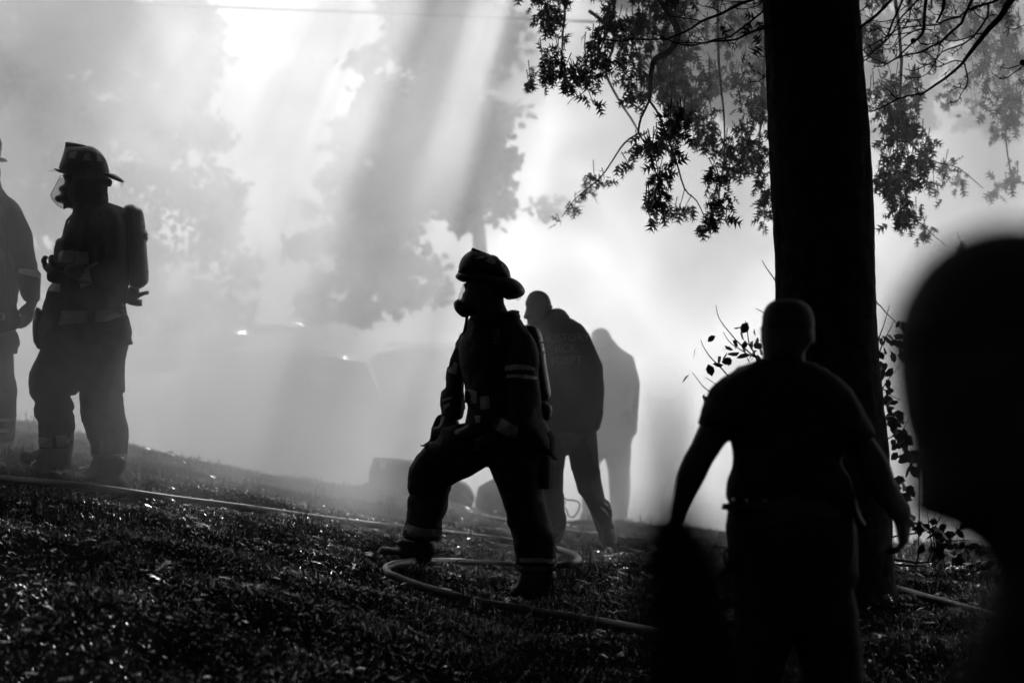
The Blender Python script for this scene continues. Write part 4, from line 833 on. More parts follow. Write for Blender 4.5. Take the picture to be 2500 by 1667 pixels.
hd = inflate_data(cE1([(-10, 200), (0, 260), (10, 340), (-10, 400), (-20, 480), (-190, 480), (-200, 400), (-240, 370), (-262, 320), (-240, 240), (-220, 160), (-120, 100), (-50, 120)]), Y, .08, .07, h=.012, chaikin=2)
body = [hd, caps(cE1, [(-110, 400, 38), (-110, 560, 50)], Y), caps(cE1, [(-110, 600, 65), (-110, 900, 72), (-110, 1200, 68), (-100, 1450, 70)], Y), caps(cE1, [(-110, 620, 55), (60, 620, 28, -.08), (170, 900, 24, -.1), (240, 1150, 20, -.1), (270, 1290, 14, -.1), (268, 1330, 12, -.1)], Y),
        caps(cE1, [(-110, 620, 55), (-240, 640, 26, .1), (-280, 950, 22, .1), (-260, 1250, 16, .0)], Y), caps(cE2, [(0, 0, 32), (30, 500, 28), (20, 900, 22), (0, 1150, 14)], Y), caps(cE2, [(-180, 0, 32), (-220, 500, 28), (-240, 900, 22), (-260, 1150, 14)], Y)]
wr_ = at(*cE1([(262, 1325)])[0], Y) + Vector((0, -.1, 0)); body += hand_parts(wr_, Vector((-.35, 0, -1)), Vector((-.9, .35, .2)), Vector((0, -1, 0)), curl=.25)
remeshed('body', M_skin, ef, body, .011, 2)
he = inflate('helmet', M_shell, ef, cE1([(-20, 40), (0, 55), (11, 78), (15, 105), (12, 135), (7, 170), (5, 208), (-60, 220), (-200, 215), (-215, 130), (-160, 60), (-90, 30)]), Y, .12, .1, h=.008)
inflate('brim', M_shell, he, cE1([(-250, 215), (-200, 205), (0, 206), (30, 206), (44, 220), (30, 236), (0, 236), (-200, 240), (-260, 232)]), Y, .15, .014, h=.006)
inflate('gear_pouch', M_dark, ef, cE1([(60, 1380), (120, 1330), (150, 1356), (178, 1400), (190, 1450), (188, 1490), (150, 1520), (110, 1525), (60, 1480)]), Y, .05, .04, yo=-.12)
patch('reflective_tape', M_refl, slv, cE1([(255, 1060), (305, 1075), (333, 1095), (335, 1130), (250, 1110), (180, 1090), (185, 1060)]), Y, [slv], .004, .01)
patch('reflective_tape', M_refl, coat, cE1([(-60, 1400), (60, 1395), (130, 1380), (140, 1430), (60, 1450), (-60, 1450)]), Y, [coat], .004, .014)
link('air_hose', mesh('air_hose', *tube_data([(at(*cE1([(x, y)])[0], Y - .2), .009) for x, y in ((-40, 480), (10, 620), (40, 800), (55, 1000), (60, 1200), (80, 1350))], 8)), M_mask, ef)
for q in ([(-100, 865), (158, 865), (157, 893), (-100, 893)], [(-100, 962), (152, 962), (150, 1000), (-100, 990)]):
    patch('reflective_tape', M_refl, tr, cE2(q), Y, [tr], .004, .014)

# ---- man in lettered jacket ---------------------------------------------
Y = 18.6
mj = empty('person', tuple(at(1440, 1335, Y)), 'bareheaded man leaning forward in dark jacket with lettering across its back', 'person')
jk = inflate('jacket', M_navy, mj, c5([(212, 176), (240, 168), (268, 168), (300, 184), (318, 208), (323, 222), (342, 229), (385, 255), (412, 285), (430, 315), (450, 360), (478, 432), (500, 492), (510, 545), (517, 600), (518, 650), (514, 690), (512, 702), (506, 705), (507, 760), (480, 800), (466, 822), (465, 880), (380, 900), (276, 893), (200, 900), (130, 890), (110, 700), (110, 500), (110, 330), (140, 240)]), Y, .19, .16, fold=.01, jit=.003)
inflate('collar', M_navy, jk, c5([(200, 190), (212, 174), (240, 167), (270, 167), (300, 182), (320, 214), (300, 240), (230, 230)]), Y, .1, .03)
slv = inflate('sleeve', M_navy, jk, c5([(380, 256), (430, 312), (456, 372), (480, 435), (500, 492), (511, 545), (518, 600), (518, 655), (513, 702), (506, 706), (508, 770), (490, 790), (450, 760), (430, 650), (400, 500), (360, 380)]), Y, .075, .07, yo=-.02, fold=.008, jit=.003)
tr = inflate('trousers', M_navy, mj, c5([(465, 800), (464, 870), (465, 935), (472, 970), (476, 1020), (475, 1042), (488, 1058), (496, 1080), (502, 1130), (508, 1180), (511, 1232), (530, 1240), (548, 1258), (560, 1295), (564, 1330), (560, 1362), (575, 1400), (585, 1425), (560, 1470), (500, 1460), (483, 1395), (462, 1350), (445, 1325), (420, 1270), (395, 1230), (370, 1200), (358, 1150), (345, 1105), (330, 1062), (322, 1010), (310, 962), (292, 920), (276, 892), (271, 960), (271, 1040), (277, 1062), (268, 1072), (272, 1130), (276, 1190), (293, 1216), (294, 1290), (308, 1342), (306, 1400), (280, 1440), (200, 1440), (185, 1300), (160, 1100), (140, 950), (130, 800)]), Y, .1, .09, fold=.02, jit=.003)
inflate('boot', M_leath, mj, c5([(483, 1390), (497, 1440), (500, 1480), (498, 1525), (515, 1538), (560, 1540), (588, 1522), (593, 1480), (588, 1430), (570, 1390)]), Y, .1, .05, h=.012)
inflate('boot', M_leath, mj, c5([(200, 1400), (200, 1450), (170, 1475), (190, 1492), (260, 1490), (292, 1460), (306, 1395)]), Y, .06, .05, h=.012)
hd = inflate_data(cF([(185, 300), (192, 260), (215, 200), (255, 150), (310, 120), (370, 112), (430, 125), (480, 155), (520, 205), (545, 265), (553, 315), (570, 318), (581, 345), (575, 370), (540, 385), (540, 470), (520, 560), (420, 640), (320, 660), (250, 640), (222, 600), (212, 575), (220, 555), (212, 540), (218, 520), (210, 512), (165, 514), (155, 497), (170, 450), (185, 412), (200, 380), (197, 345)]), Y, .08, .075, h=.01, chaikin=1)
body = [hd, caps(c5, [(170, 220, 20), (230, 260, 24)], Y), caps(c5, [(260, 300, 40), (300, 500, 52), (320, 750, 48), (320, 880, 50)], Y), caps(c5, [(280, 330, 45), (400, 340, 20), (470, 500, 19), (480, 680, 16), (488, 770, 11)], Y),
        caps(c5, [(280, 330, 45), (180, 340, 22, -.1), (150, 560, 18, -.15), (140, 760, 13, -.15)], Y), caps(c5, [(400, 880, 34), (430, 1100, 28), (500, 1350, 20), (540, 1500, 14)], Y), caps(c5, [(240, 880, 34), (230, 1100, 26), (245, 1400, 18), (240, 1460, 14)], Y)]
wr_ = at(*c5([(488, 770)])[0], Y); body += hand_parts(wr_, Vector((-.25, 0, -1)), Vector((-.3, 1, .2)), Vector((1, 0, 0)), curl=.45)
# brow, lips and ear on the one surface
for (x, y, r_) in ((200, 375, 7), (216, 548, 5), (558, 340, 14)):
    c = at(*cF([(x, y)])[0], Y); body.append(tube_data([(c + Vector((0, -.02, 0)), r_ / 5.8 * Y / F), (c + Vector((0, .02, 0)), r_ / 5.8 * Y / F)], 8))
remeshed('body', M_skin, mj, body, .008, 1)
inflate('hair', M_hair, mj, cF([(205, 230), (250, 148), (310, 116), (370, 108), (432, 121), (486, 152), (526, 205), (549, 265), (556, 315), (520, 330), (470, 300), (400, 200), (300, 180)]), Y, .083, .07, h=.01)
lettering('lettering', M_print, jk, 'HUSTORY', *c5([(298, 335)])[0], 19, Y, [jk, slv], R(3), .004, .02)
lettering('lettering', M_print, jk, 'R', *c5([(258, 398)])[0], 20, Y, [jk, slv], R(2), .004)
lettering('lettering', M_print, jk, 'CK', *c5([(318, 395)])[0], 20, Y, [jk, slv], R(2), .004)
lettering('lettering', M_print, jk, 'F', *c5([(232, 470)])[0], 20, Y, [jk, slv], R(4), .004)
lettering('lettering', M_print, jk, 'DEPT.', *c5([(325, 460)])[0], 20, Y, [jk, slv], R(4), .004)
for q in ([(490, 1275), (520, 1290), (545, 1325), (548, 1345), (530, 1320), (500, 1290)], [(515, 1250), (545, 1270), (560, 1300), (545, 1290), (520, 1265)]):
    patch('reflective_tape', M_refl, tr, c5(q), Y, [tr], .004, .014)

# ---- far man in pale shirt ------------------------------------------------
Y = 25.7
fm = empty('person', tuple(at(1490, 1283, Y)), 'distant man in short-sleeved shirt seen from behind, palest and furthest in the smoke', 'person')
shp = inflate('shirt', M_shirt, fm, c5([(555, 378), (575, 380), (600, 398), (640, 420), (662, 445), (680, 480), (690, 512), (704, 545), (714, 568), (721, 588), (718, 612), (694, 640), (690, 700), (680, 745), (600, 760), (480, 750), (440, 740), (410, 600), (420, 480), (440, 420), (480, 395)]), Y, .17, .14, fold=.01)
inflate('trousers', M_navy, fm, c5([(680, 735), (690, 760), (700, 780), (706, 805), (706, 850), (700, 872), (682, 890), (670, 932), (662, 975), (654, 1010), (654, 1060), (664, 1085), (666, 1130), (666, 1200), (660, 1260), (653, 1310), (652, 1350), (620, 1365), (570, 1362), (556, 1300), (548, 1200), (542, 1090), (532, 1040), (521, 1008), (500, 1035), (480, 1048), (480, 1100), (478, 1200), (474, 1350), (400, 1360), (392, 1250), (400, 1000), (430, 780), (450, 735)]), Y, .1, .09, fold=.01)
inflate('boot', M_leath, fm, c5([(560, 1340), (545, 1375), (560, 1390), (620, 1392), (655, 1380), (652, 1340)]), Y, .08, .05)
inflate('boot', M_leath, fm, c5([(402, 1340), (380, 1375), (400, 1392), (460, 1392), (478, 1375), (472, 1340)]), Y, .08, .05)
hd = inflate_data(c5([(444, 322), (450, 300), (468, 285), (490, 278), (515, 276), (540, 292), (553, 312), (560, 332), (568, 350), (575, 372), (585, 395), (520, 420), (460, 410), (452, 370), (446, 350)]), Y, .08, .07, h=.012, chaikin=2)
body = [hd, caps(c5, [(540, 400, 28), (560, 500, 42), (570, 700, 42)], Y), caps(c5, [(560, 450, 36), (650, 470, 20), (690, 590, 14), (688, 700, 12), (690, 745, 9)], Y), caps(c5, [(560, 450, 36), (470, 480, 18), (440, 600, 14), (430, 720, 11)], Y), caps(c5, [(610, 760, 28), (620, 1000, 22), (610, 1350, 14)], Y), caps(c5, [(500, 760, 28), (450, 1000, 22), (430, 1350, 14)], Y)]
wr_ = at(*c5([(692, 748)])[0], Y); body += hand_parts(wr_, Vector((.1, 0, -1)), Vector((0, 1, 0)), Vector((1, 0, 0)), curl=.3)
wr_ = at(*c5([(428, 725)])[0], Y); body += hand_parts(wr_, Vector((-.1, 0, -1)), Vector((0, 1, 0)), Vector((1, 0, 0)), curl=.3)
remeshed('body', M_skin, fm, body, .011, 2)

# ---- man in short sleeves, seen from behind, close -----------------------------
Y = 9.9
pm = empty('person', (at(1900, 0, Y).x, Y, G(at(1900, 0, Y).x, Y)), 'broad man in short sleeves and belt seen from behind, arms out before the oak', 'person')
head = c6([(583, 250), (583, 200), (586, 150), (600, 115), (620, 92), (652, 74), (690, 66), (730, 64), (775, 70), (812, 86), (842, 112), (862, 150), (870, 195), (868, 240), (875, 262), (870, 292), (855, 312), (836, 332), (822, 360), (818, 400), (820, 440), (580, 440), (585, 390), (583, 340), (580, 290)])
hd = inflate_data(head, Y, .095, .085, h=.011)
armR = inflate_data(c6([(1180, 800), (1200, 835), (1250, 900), (1283, 965), (1308, 1045), (1335, 1105), (1365, 1165), (1388, 1215), (1393, 1265), (1380, 1290), (1330, 1300), (1300, 1290), (1250, 1222), (1212, 1180), (1160, 1120), (1120, 1062), (1095, 1000), (1050, 905), (1000, 700), (1060, 640)]), Y, .055, .05, yo=0, h=.011)
armL = inflate_data(c6([(240, 745), (200, 850), (150, 940), (118, 1020), (98, 1130), (82, 1220), (72, 1290), (100, 1320), (140, 1310), (158, 1290), (185, 1222), (220, 1150), (270, 1060), (310, 970), (370, 880), (402, 835), (450, 700), (320, 660)]), Y, .055, .05, h=.011)
tors = inflate_data(c6([(520, 425), (450, 445), (370, 495), (300, 565), (320, 700), (405, 830), (425, 900), (430, 980), (400, 1090), (405, 1180), (420, 1400), (1050, 1400), (1060, 1200), (1050, 1060), (1010, 940), (1050, 860), (1100, 700), (1050, 560), (990, 490), (900, 435), (820, 410), (585, 400)]), Y, .12, .12, h=.02)
legs = [inflate_data(cR([(470, 500), (470, 700), (520, 900), (540, 1200), (545, 1480), (560, 1750), (740, 1750), (790, 1480), (860, 1000), (870, 500)]), Y, .09, .09, h=.02), inflate_data(cR([(880, 500), (900, 1000), (960, 1480), (1000, 1700), (1200, 1700), (1260, 1480), (1240, 1000), (1220, 500)]), Y, .08, .09, h=.02)]
wrR = at(*cH([(1130, 480)])[0], Y); wrL = at(*c6([(112, 1300)])[0], Y)
pb = [hd, armR, armL, tors] + legs + hand_parts(wrR, Vector((0.02, .0, -1)), Vector((.15, 1, 0)), Vector((1, 0, 0)), curl=.6, thumb_side=-1) + hand_parts(wrL, Vector((-.12, .05, -1)), Vector((-.2, 1, 0)), Vector((1, 0, 0)), curl=.45, thumb_side=-1)
e_ = at(*c6([(872, 262)])[0], Y)
pb.append(tube_data([(e_ + Vector((-.01, .02, .025)), .012), (e_ + Vector((-.004, .01, -.03)), .009)], 8)); e_ = at(*c6([(584, 262)])[0], Y); pb.append(tube_data([(e_ + Vector((.006, .02, .025)), .012), (e_ + Vector((.004, .01, -.03)), .009)], 8))
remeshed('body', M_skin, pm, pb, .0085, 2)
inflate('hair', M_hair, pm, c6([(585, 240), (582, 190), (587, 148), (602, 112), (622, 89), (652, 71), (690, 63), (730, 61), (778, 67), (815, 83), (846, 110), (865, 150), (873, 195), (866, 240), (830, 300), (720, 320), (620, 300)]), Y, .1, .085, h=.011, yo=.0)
sh = inflate('shirt', M_navy, pm, c6([(585, 385), (520, 420), (450, 440), (440, 454), (370, 490), (330, 525), (298, 562), (262, 640), (240, 710), (230, 748), (238, 756), (300, 790), (360, 840), (384, 858), (404, 832), (413, 836), (420, 880), (427, 935), (420, 985), (400, 1035), (385, 1090), (387, 1150), (402, 1182), (420, 1215), (700, 1230), (1040, 1230), (1085, 1200), (1078, 1090), (1058, 1030), (1030, 980), (1020, 945), (1030, 915), (1048, 900), (1070, 930), (1110, 900), (1160, 850), (1186, 824), (1212, 800), (1185, 755), (1150, 685), (1108, 610), (1062, 542), (1000, 487), (960, 462), (920, 436), (880, 416), (822, 402), (760, 380), (640, 380)]), Y, .15, .13, fold=.02, jit=.003, h=.013)
tr = inflate('trousers', M_navy, pm, [*c6([(400, 1180), (395, 1230), (386, 1290), (388, 1350), (396, 1420)]), *cR([(462, 610), (440, 650), (436, 690), (455, 735), (475, 765), (485, 860), (500, 980), (515, 1080), (520, 1200), (530, 1480), (545, 1700), (760, 1700), (820, 1450), (880, 1200), (940, 1450), (990, 1750), (1240, 1750), (1335, 1480), (1310, 1200), (1292, 1000), (1266, 890), (1285, 852), (1330, 822), (1300, 795), (1292, 600), (1275, 480)]), *c6([(1085, 1180)])], Y, .14, .13, fold=.024, jit=.003, h=.015)
bl = inflate('equipment_belt', M_dark, pm, c6([(400, 1150), (398, 1183), (368, 1184), (361, 1214), (395, 1222), (405, 1240), (700, 1262), (1080, 1235), (1084, 1190), (1000, 1200), (700, 1205)]), Y, .168, .05, h=.012, chaikin=0)
for x, y in ((430, 1165), (503, 1170), (600, 1171)):
    c = at(*c6([(x, y)])[0], Y - .15); link('belt_stud', mesh('belt_stud', *tube_data([(c, .007), (c + Vector((0, .02, 0)), .007)], 8)), M_metal, bl)
inflate('holster', M_leath, pm, c6([(1080, 1090), (1092, 1180), (1115, 1250), (1143, 1292), (1138, 1310), (1118, 1345), (1105, 1385), (1098, 1390), (1102, 1350), (1106, 1310), (1085, 1290), (1060, 1200), (1062, 1100)]), Y, .03, .025, h=.01, yo=-.05)
inflate('belt_pouch', M_leath, pm, cR([(470, 610), (448, 630), (437, 660), (438, 700), (460, 735), (500, 740), (500, 620)]), Y, .05, .04, yo=-.08)
link('baton', mesh('baton', *tube_data([(at(*cR([(480, 745)])[0], Y - .05), .012), (at(*cR([(430, 775)])[0], Y - .05), .011), (at(*cR([(404, 795)])[0], Y - .05), .01)], 8)), M_leath, pm)
for x, yo_ in ((640, 0), (1110, -.1)):
    c = Vector((at(*cR([(x, 0)])[0], Y).x, Y + yo_, 0)); g0 = G(c.x, c.y)
    link('shoe', mesh('shoe', *merge([tube_data([(Vector((c.x, c.y - .08, g0 + .05)), .048), (Vector((c.x, c.y + .06, g0 + .045)), .045), (Vector((c.x + .01, c.y + .17, g0 + .035)), .035)], 12), tube_data([(Vector((c.x, c.y - .04, g0 + .06)), .055), (Vector((c.x, c.y - .02, g0 + .22)), .06)], 12)])), M_leath, pm)

# ---- out-of-focus onlooker at the right edge -------------------------------
Y = 2.2
ok_ = empty('person', (at(2560, 0, Y).x, Y, G(.4, Y)), 'black out-of-focus head and shoulder of an onlooker filling the right edge', 'person')
hd = inflate_data([(2162, 900), (2166, 820), (2190, 740), (2232, 665), (2288, 608), (2360, 566), (2450, 548), (2560, 552), (2680, 590), (2790, 665), (2840, 780), (2850, 900), (2820, 1050), (2770, 1180), (2720, 1300), (2710, 1440), (2480, 1500), (2440, 1440), (2400, 1370), (2330, 1312), (2250, 1290), (2205, 1272), (2198, 1230), (2212, 1190), (2196, 1150), (2204, 1110), (2186, 1060), (2168, 980)], Y, .095, .085, h=.008, chaikin=2)
sx = at(2640, 0, Y).x
def pt(px, py, y=Y): return at(px, py, y)
bd = [hd, tube_data([(pt(2600, 1350), .062), (pt(2610, 1500), .068)], 16), tube_data([(pt(2480, 1640), .045), (pt(2600, 1570), .075), (pt(2950, 1560), .075), (pt(3250, 1640), .065)], 16),
      tube_data([(pt(2650, 1700), .1), (pt(2900, 1700), .13), (pt(3200, 1750), .1)], 16), tube_data([(pt(2900, 1750), .17), (pt(2900, 2400), .16), (pt(2900, 3000), .15), (pt(2900, 3500), .16)], 16),
      tube_data([(pt(2620, 1680), .062), (pt(2500, 2250, 2.0), .05), (pt(2380, 2600, 1.9), .043)], 12), tube_data([(pt(2380, 2600, 1.9), .043), (pt(2240, 2560, 1.78), .036), (pt(2080, 2440, 1.72), .028)], 12),
      tube_data([(pt(3300, 1700), .062), (pt(3400, 2400), .05), (pt(3380, 3100), .03)], 12)]
for xx in (2750, 3080):
    b0 = pt(xx, 3500); bd.append(tube_data([(b0, .09), (Vector((b0.x, Y, .45)), .065), (Vector((b0.x, Y, G(b0.x, Y) + .08)), .045)], 12))
wq = pt(2060, 2420, 1.7)
hp = hand_parts(wq, Vector((-.55, 0, .8)), Vector((.5, -.3, .5)), Vector((0, -1, 0)), curl=.75)
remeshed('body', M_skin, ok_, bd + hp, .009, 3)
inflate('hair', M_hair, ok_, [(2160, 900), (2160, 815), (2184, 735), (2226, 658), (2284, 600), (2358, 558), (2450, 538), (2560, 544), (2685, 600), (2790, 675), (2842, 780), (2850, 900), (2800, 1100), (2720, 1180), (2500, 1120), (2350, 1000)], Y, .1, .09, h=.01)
remeshed('jacket', M_dark, ok_, [tube_data([(pt(2580, 1640), .056), (pt(2640, 1585), .08), (pt(2950, 1585), .082), (pt(3250, 1650), .07)], 16), tube_data([(pt(2650, 1700), .11), (pt(2900, 1700), .14), (pt(3200, 1750), .11)], 16), tube_data([(pt(2900, 1750), .18), (pt(2900, 2400), .17), (pt(2900, 3000), .16)], 16),
    tube_data([(pt(2620, 1680), .07), (pt(2500, 2250, 2.0), .058), (pt(2380, 2600, 1.9), .05)], 12), tube_data([(pt(2380, 2600, 1.9), .05), (pt(2240, 2560, 1.78), .044), (pt(2120, 2470, 1.73), .036)], 12), tube_data([(pt(3300, 1700), .07), (pt(3400, 2400), .058), (pt(3390, 3000), .038)], 12)], .012, 3)
M_radio = mat('radio_plastic', .02, 1.0, 0.0)
# handheld radio in that person's raised hand, just in front of the lens
Yr = 1.62
rd = empty('handheld_radio', tuple(at(1720, 1700, Yr)), 'black blurred handheld radio with stubby aerial rising at the bottom edge', 'radio')
def rpx(L): return [at(x, y, Yr) for x, y in L]
inflate('case', M_radio, rd, [(1560, 1262), (1600, 1238), (1700, 1240), (1748, 1275), (1815, 1480), (1880, 1720), (1960, 2250), (1660, 2300), (1560, 1700), (1545, 1480), (1545, 1300)], Yr, .018, .008, h=.006)
link('aerial', mesh('aerial', *tube_data([(at(1640, 1290, Yr), .011), (at(1636, 1180, Yr), .009), (at(1630, 1050, Yr), .0065), (at(1622, 930, Yr), .004)], 12)), M_radio, rd)
link('volume_knob', mesh('volume_knob', *tube_data([(at(1690, 1290, Yr), .006), (at(1690, 1262, Yr), .006)], 12)), M_radio, rd)

# ------------------------------------------------------------------ hoses
def ground_path(pts_px, r, lift=.0):
    """photo points of a hose lying on the ground -> path on the ground"""
    out = []
    for p in pts_px:
        d = at(p[0], p[1], 1.0) - Vector((0, 0, CZ)); lo, hi = 8.0, None; y = 8.0
        prev = None
        while y < 30:
            q = Vector((0, 0, CZ)) + d * y; hgt = q.z - (G(q.x, y) + r * .8 + lift)
            if hgt < 0: break
            y += .02
        out.append(Vector((q.x, y, G(q.x, y) + r * 1.15)))
    return out
def hose(label, px, r, force=None):
    P = ground_path(px, r) if force is None else force
    o = link('fire_hose', mesh('fire_hose', *tube_data([(q, r) for q, _ in bez(P, 1, 1, .002)], 14)), M_hose); tag(o, label, 'hose', 'fire hoses lying on the grass'); return o

hose('pale fire hose from the left edge looping round the middle firefighter\'s feet',
     [(-120, 1160), (0, 1172), (130, 1184), (260, 1198), (430, 1222), (600, 1243), (760, 1265), (900, 1283), (1060, 1300), (1240, 1322), (1330, 1336), (1390, 1352), (1412, 1366), (1400, 1378), (1340, 1384), (1240, 1382), (1120, 1374), (1050, 1374), (985, 1378), (945, 1388), (948, 1404), (985, 1420), (1050, 1442), (1150, 1468), (1260, 1488), (1380, 1508), (1500, 1526), (1640, 1556), (1800, 1600)], .0205)
hose('thinner farther fire hose crossing behind the men to the lower right',
     [(940, 1212), (1000, 1224), (1100, 1245), (1240, 1275), (1400, 1300), (1550, 1318), (1720, 1334), (1800, 1345), (1950, 1380), (2110, 1417), (2200, 1442), (2300, 1470), (2430, 1506), (2600, 1550)], .017)


# ------------------------------------------------------------------ gear on the crest
def rounded_box(c, s, rz=0, tilt=0, bev=.02):
    bm = bmesh.new(); bmesh.ops.create_cube(bm, size=1)
    for v_ in bm.verts: v_.co = Vector((v_.co.x * s[0], v_.co.y * s[1], v_.co.z * s[2]))
    bmesh.ops.bevel(bm, geom=bm.edges[:], offset=bev, segments=2, affect='EDGES')
    M4 = Matrix.Translation(c) @ Matrix.Rotation(rz, 4, 'Z') @ Matrix.Rotation(tilt, 4, 'Y')
    V = [M4 @ v_.co for v_ in bm.verts]; bm.verts.ensure_lookup_table(); bm.verts.index_update(); Fq = [tuple(v_.index for v_ in f.verts) for f in bm.faces]; bm.free(); return V, Fq
Yc = 24.0; s_ = Yc / F; cc = at(1000, 1166, Yc)
cr = empty('equipment_case', tuple(at(1000, 1215, Yc)), 'large boxy equipment case leaning on the crest behind the middle firefighter', 'case')
cK = crop(800, 1050, 4.704)
inflate('shell', M_dark, cr, cK([(524, 318), (532, 311), (600, 312), (760, 322), (960, 348), (1120, 366), (1110, 560), (1090, 800), (900, 780), (740, 760), (620, 742), (480, 730), (464, 606), (480, 520), (470, 500), (484, 450), (488, 406), (508, 402), (514, 370)]), Yc, .2, .025, chaikin=0)
s_ = Yc / F
link('lid', mesh('lid', *rounded_box(at(1004, 1133, Yc), (176 * s_, .41, 5 * s_), 0, R(4.3), .006), False), M_leath, cr)
for px_, py_ in ((935, 1135), (1010, 1141)): link('latch', mesh('latch', *rounded_box(at(px_, py_, Yc - .2), (.05, .03, .06), 0, R(4.3), .004), False), M_metal, cr)
link('wheel', mesh('wheel', *tube_data([(at(896, 1192, Yc) + Vector((0, -.12, 0)), .05), (at(896, 1192, Yc) + Vector((0, .12, 0)), .05)], 16)), M_mask, cr)
Yh = 23.4
hm = empty('air_pack', tuple(at(1120, 1240, Yh)), 'rounded air pack with shiny straps lying on the grass, seen between the striding legs', 'air pack')
link('cylinder', mesh('cylinder', *tube_data([(at(1085, 1205, Yh), .11), (at(1118, 1202, Yh), .11), (at(1142, 1212, Yh), .06)], 20)), M_cyl, hm)
M_wet = mat('wet_strap', .3, .12, .8)
link('strap', mesh('strap', *tube_data([(at(1129, 1203, Yh - .12), .008), (at(1140, 1216, Yh - .14), .008), (at(1152, 1227, Yh - .14), .009)], 8)), M_wet, hm)
link('strap', mesh('strap', *tube_data([(at(1149, 1198, Yh - .1), .008), (at(1155, 1208, Yh - .12), .008), (at(1157, 1214, Yh - .12), .009)], 8)), M_wet, hm)
inflate('backplate', M_dark, hm, [(1070, 1225), (1090, 1175), (1130, 1172), (1150, 1190), (1160, 1215), (1150, 1240), (1080, 1245)], Yh + .1, .08, .08)
gb = inflate('gear_bag', M_dark, None, [(1165, 1200), (1168, 1188), (1180, 1180), (1215, 1163), (1260, 1150), (1330, 1160), (1370, 1200), (1375, 1245), (1300, 1262), (1170, 1255), (1158, 1230)], 23.6, .2, .15, fold=.02)
tag(gb, 'dark rounded gear bag lying behind the knee of the striding firefighter', 'bag')
cb = link('cable_coil', mesh('cable_coil', *tube_data(bez([at(x, y, 22.6) for x, y in ((1374, 1214), (1385, 1220), (1402, 1221), (1415, 1228), (1413, 1243), (1405, 1256), (1398, 1262), (1388, 1258), (1384, 1245), (1377, 1236), (1380, 1225))], .007, .006, .004), 8)), M_dark)
tag(cb, 'thin dark cable loop standing up from the grass between the lettered-jacket man\'s legs', 'cable')

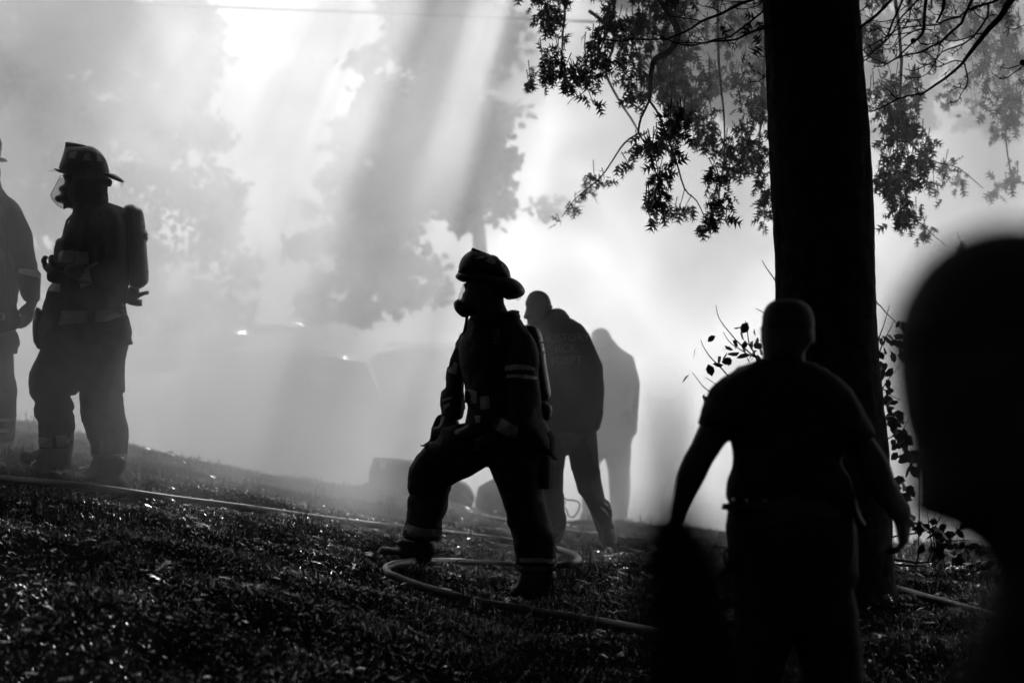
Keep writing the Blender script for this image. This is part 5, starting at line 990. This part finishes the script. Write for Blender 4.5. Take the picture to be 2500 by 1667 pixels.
# ------------------------------------------------------------------ parked cars lost in the smoke
M_paint = mat('car_paint', .12, .18, .6, 0, 20, 0, 60, .3, 1.0)
M_glass = mat('car_glass', .01, .03, .8)
M_tyre = mat('tyre', .015, .85)
def car(name, label, cx, Yc, rz, L=4.6, Wd=1.8, H=1.75, hood=.95, suv=True, glints=()):
    g0 = G(cx, Yc); c = empty(name, (cx, Yc, g0), label, 'car', 'cars parked behind the smoke')
    def T(p): 
        q = Matrix.Rotation(rz, 3, 'Z') @ Vector(p); return Vector((cx, Yc, g0)) + q
    prof = [(-L / 2, .35), (-L / 2, hood - .15), (-L / 2 + .15, hood), (-L * .22, hood + .05), (-L * .22 + .55, H - .08), (-L * .22 + .9, H), (L * .3, H), (L * .42, H - .1), (L / 2 - .08, hood + .05), (L / 2, hood - .1), (L / 2, .35)]
    V = []; n_ = len(prof)
    for yy, ins in ((-Wd / 2, 0), (-Wd / 2 + .12, .0), (Wd / 2 - .12, 0), (Wd / 2, 0)):
        for i, (x, z) in enumerate(prof):
            edge = abs(yy) == Wd / 2; tk = .28 * max(0, z - hood) / (H - hood) * (1 if yy < 0 else -1)
            V.append(T((x * (.985 if edge else 1), yy + tk, z - (.05 if edge and z > .5 else 0))))
    Fq = []
    for k in range(3):
        for i in range(n_ - 1): Fq.append((k * n_ + i, (k + 1) * n_ + i, (k + 1) * n_ + i + 1, k * n_ + i + 1))
    Fq.append(tuple(range(n_))); Fq.append(tuple(3 * n_ + i for i in range(n_))[::-1]); Fq += [(0, n_ - 1, 2 * n_ - 1, n_), (n_, 2 * n_ - 1, 3 * n_ - 1, 2 * n_), (2 * n_, 3 * n_ - 1, 4 * n_ - 1, 3 * n_)]
    link('body', mesh('body', V, Fq), M_paint, c)
    for s2 in (-1, 1):
        yy = s2 * (Wd / 2 - .13)
        for x0, x1 in ((-L * .22 + .35, -.02), (.06, L * .26)):
            q = [T((x0, yy + s2 * .02, hood + .08)), T((x1, yy + s2 * .02, hood + .08)), T((x1, yy - s2 * .14, H - .16)), T((x0 + .35, yy - s2 * .14, H - .16))]
            q2 = [p + Vector((0, 0, 0)) + (T((0, -s2 * .02, 0)) - T((0, 0, 0))) for p in q]
            link('side_window', mesh('side_window', q + q2, [(0, 1, 2, 3), (7, 6, 5, 4), (0, 4, 5, 1), (1, 5, 6, 2), (2, 6, 7, 3), (3, 7, 4, 0)], False), M_glass, c)
        for x in (-L * .31, L * .3):
            w_ = link('wheel', mesh('wheel', *tube_data([(T((x, s2 * (Wd / 2 - .18), .33)), .33), (T((x, s2 * (Wd / 2 - .02), .33)), .33)], 24)), M_tyre, c)
            link('rim', mesh('rim', *tube_data([(T((x, s2 * (Wd / 2 - .05), .33)), .18), (T((x, s2 * (Wd / 2 + .16), .33)), .02)], 16)), M_metal, w_)
    a, b = -L * .22 + .02, -L * .22 + .55
    q = [T((a - .02, -Wd / 2 + .2, hood + .1)), T((a - .02, Wd / 2 - .2, hood + .1)), T((b - .04, Wd / 2 - .35, H - .1)), T((b - .04, -Wd / 2 + .35, H - .1))]; q2 = [p + Vector((.03, 0, 0)) for p in q]
    link('windscreen', mesh('windscreen', q + q2, [(0, 1, 2, 3), (7, 6, 5, 4), (0, 4, 5, 1), (1, 5, 6, 2), (2, 6, 7, 3), (3, 7, 4, 0)], False), M_glass, c)
    for s2 in (-1, 1): link('headlight', mesh('headlight', *rounded_box(T((-L / 2 + .02, s2 * .68, hood - .22)), (.06, .3, .16), rz, 0, .02)), M_glass, c)
    for s2 in (-1, 1): link('roof_rail', mesh('roof_rail', *tube_data([(T((-.3, s2 * .62, H + .03)), .02), (T((L * .3, s2 * .62, H + .03)), .02)], 8)), M_metal, c)
    for s2 in (-1, 1): link('wing_mirror', mesh('wing_mirror', *rounded_box(T((-L * .22 + .3, s2 * (Wd / 2 + .06), hood + .15)), (.1, .2, .14), rz, 0, .03)), M_paint, c)
    for (px, py, ea, eb, ec) in glints:     # added mirror ellipsoids, aimed to throw sun glints at the camera
        q = at(px, py, Yc - Wd / 2); hv = (SUN + (Vector((0, 0, CZ)) - q).normalized()).normalized()
        dn = math.sqrt((ea * hv.x) ** 2 + (eb * hv.y) ** 2 + (ec * hv.z) ** 2); off = Vector((ea * ea * hv.x, eb * eb * hv.y, ec * ec * hv.z)) / dn
        bm = bmesh.new(); bmesh.ops.create_uvsphere(bm, u_segments=48, v_segments=32, radius=1)
        for v_ in bm.verts: v_.co = Vector((v_.co.x * ea, v_.co.y * eb, v_.co.z * ec)) + q - off
        me = bpy.data.meshes.new('glint_reflector'); bm.to_mesh(me); bm.free(); me.polygons.foreach_set('use_smooth', [True] * len(me.polygons)); link('glint_reflector', me, M_glint, c)
    return c
M_glint = mat('glint_mirror', .8, .2, .5, 0, 20, 0, 60, 1.0)  # mirror finish of the added sun-glint reflectors
car('parked_car', 'parked car whose added curved reflectors glint faintly through the smoke left of centre', at(565, 0, 40).x, 40, R(0), glints=((545, 851, 2.2, 1.1, .3), (592, 812, 1.2, .9, .2), (547, 772, .5, .5, .3)))
car('parked_car', 'second parked car further right with only the glint of an added reflector showing in the smoke', at(800, 0, 42).x + 1.2, 42.3, R(0), 4.4, 1.8, 1.6, glints=((735, 793, 2.0, .8, .16),))
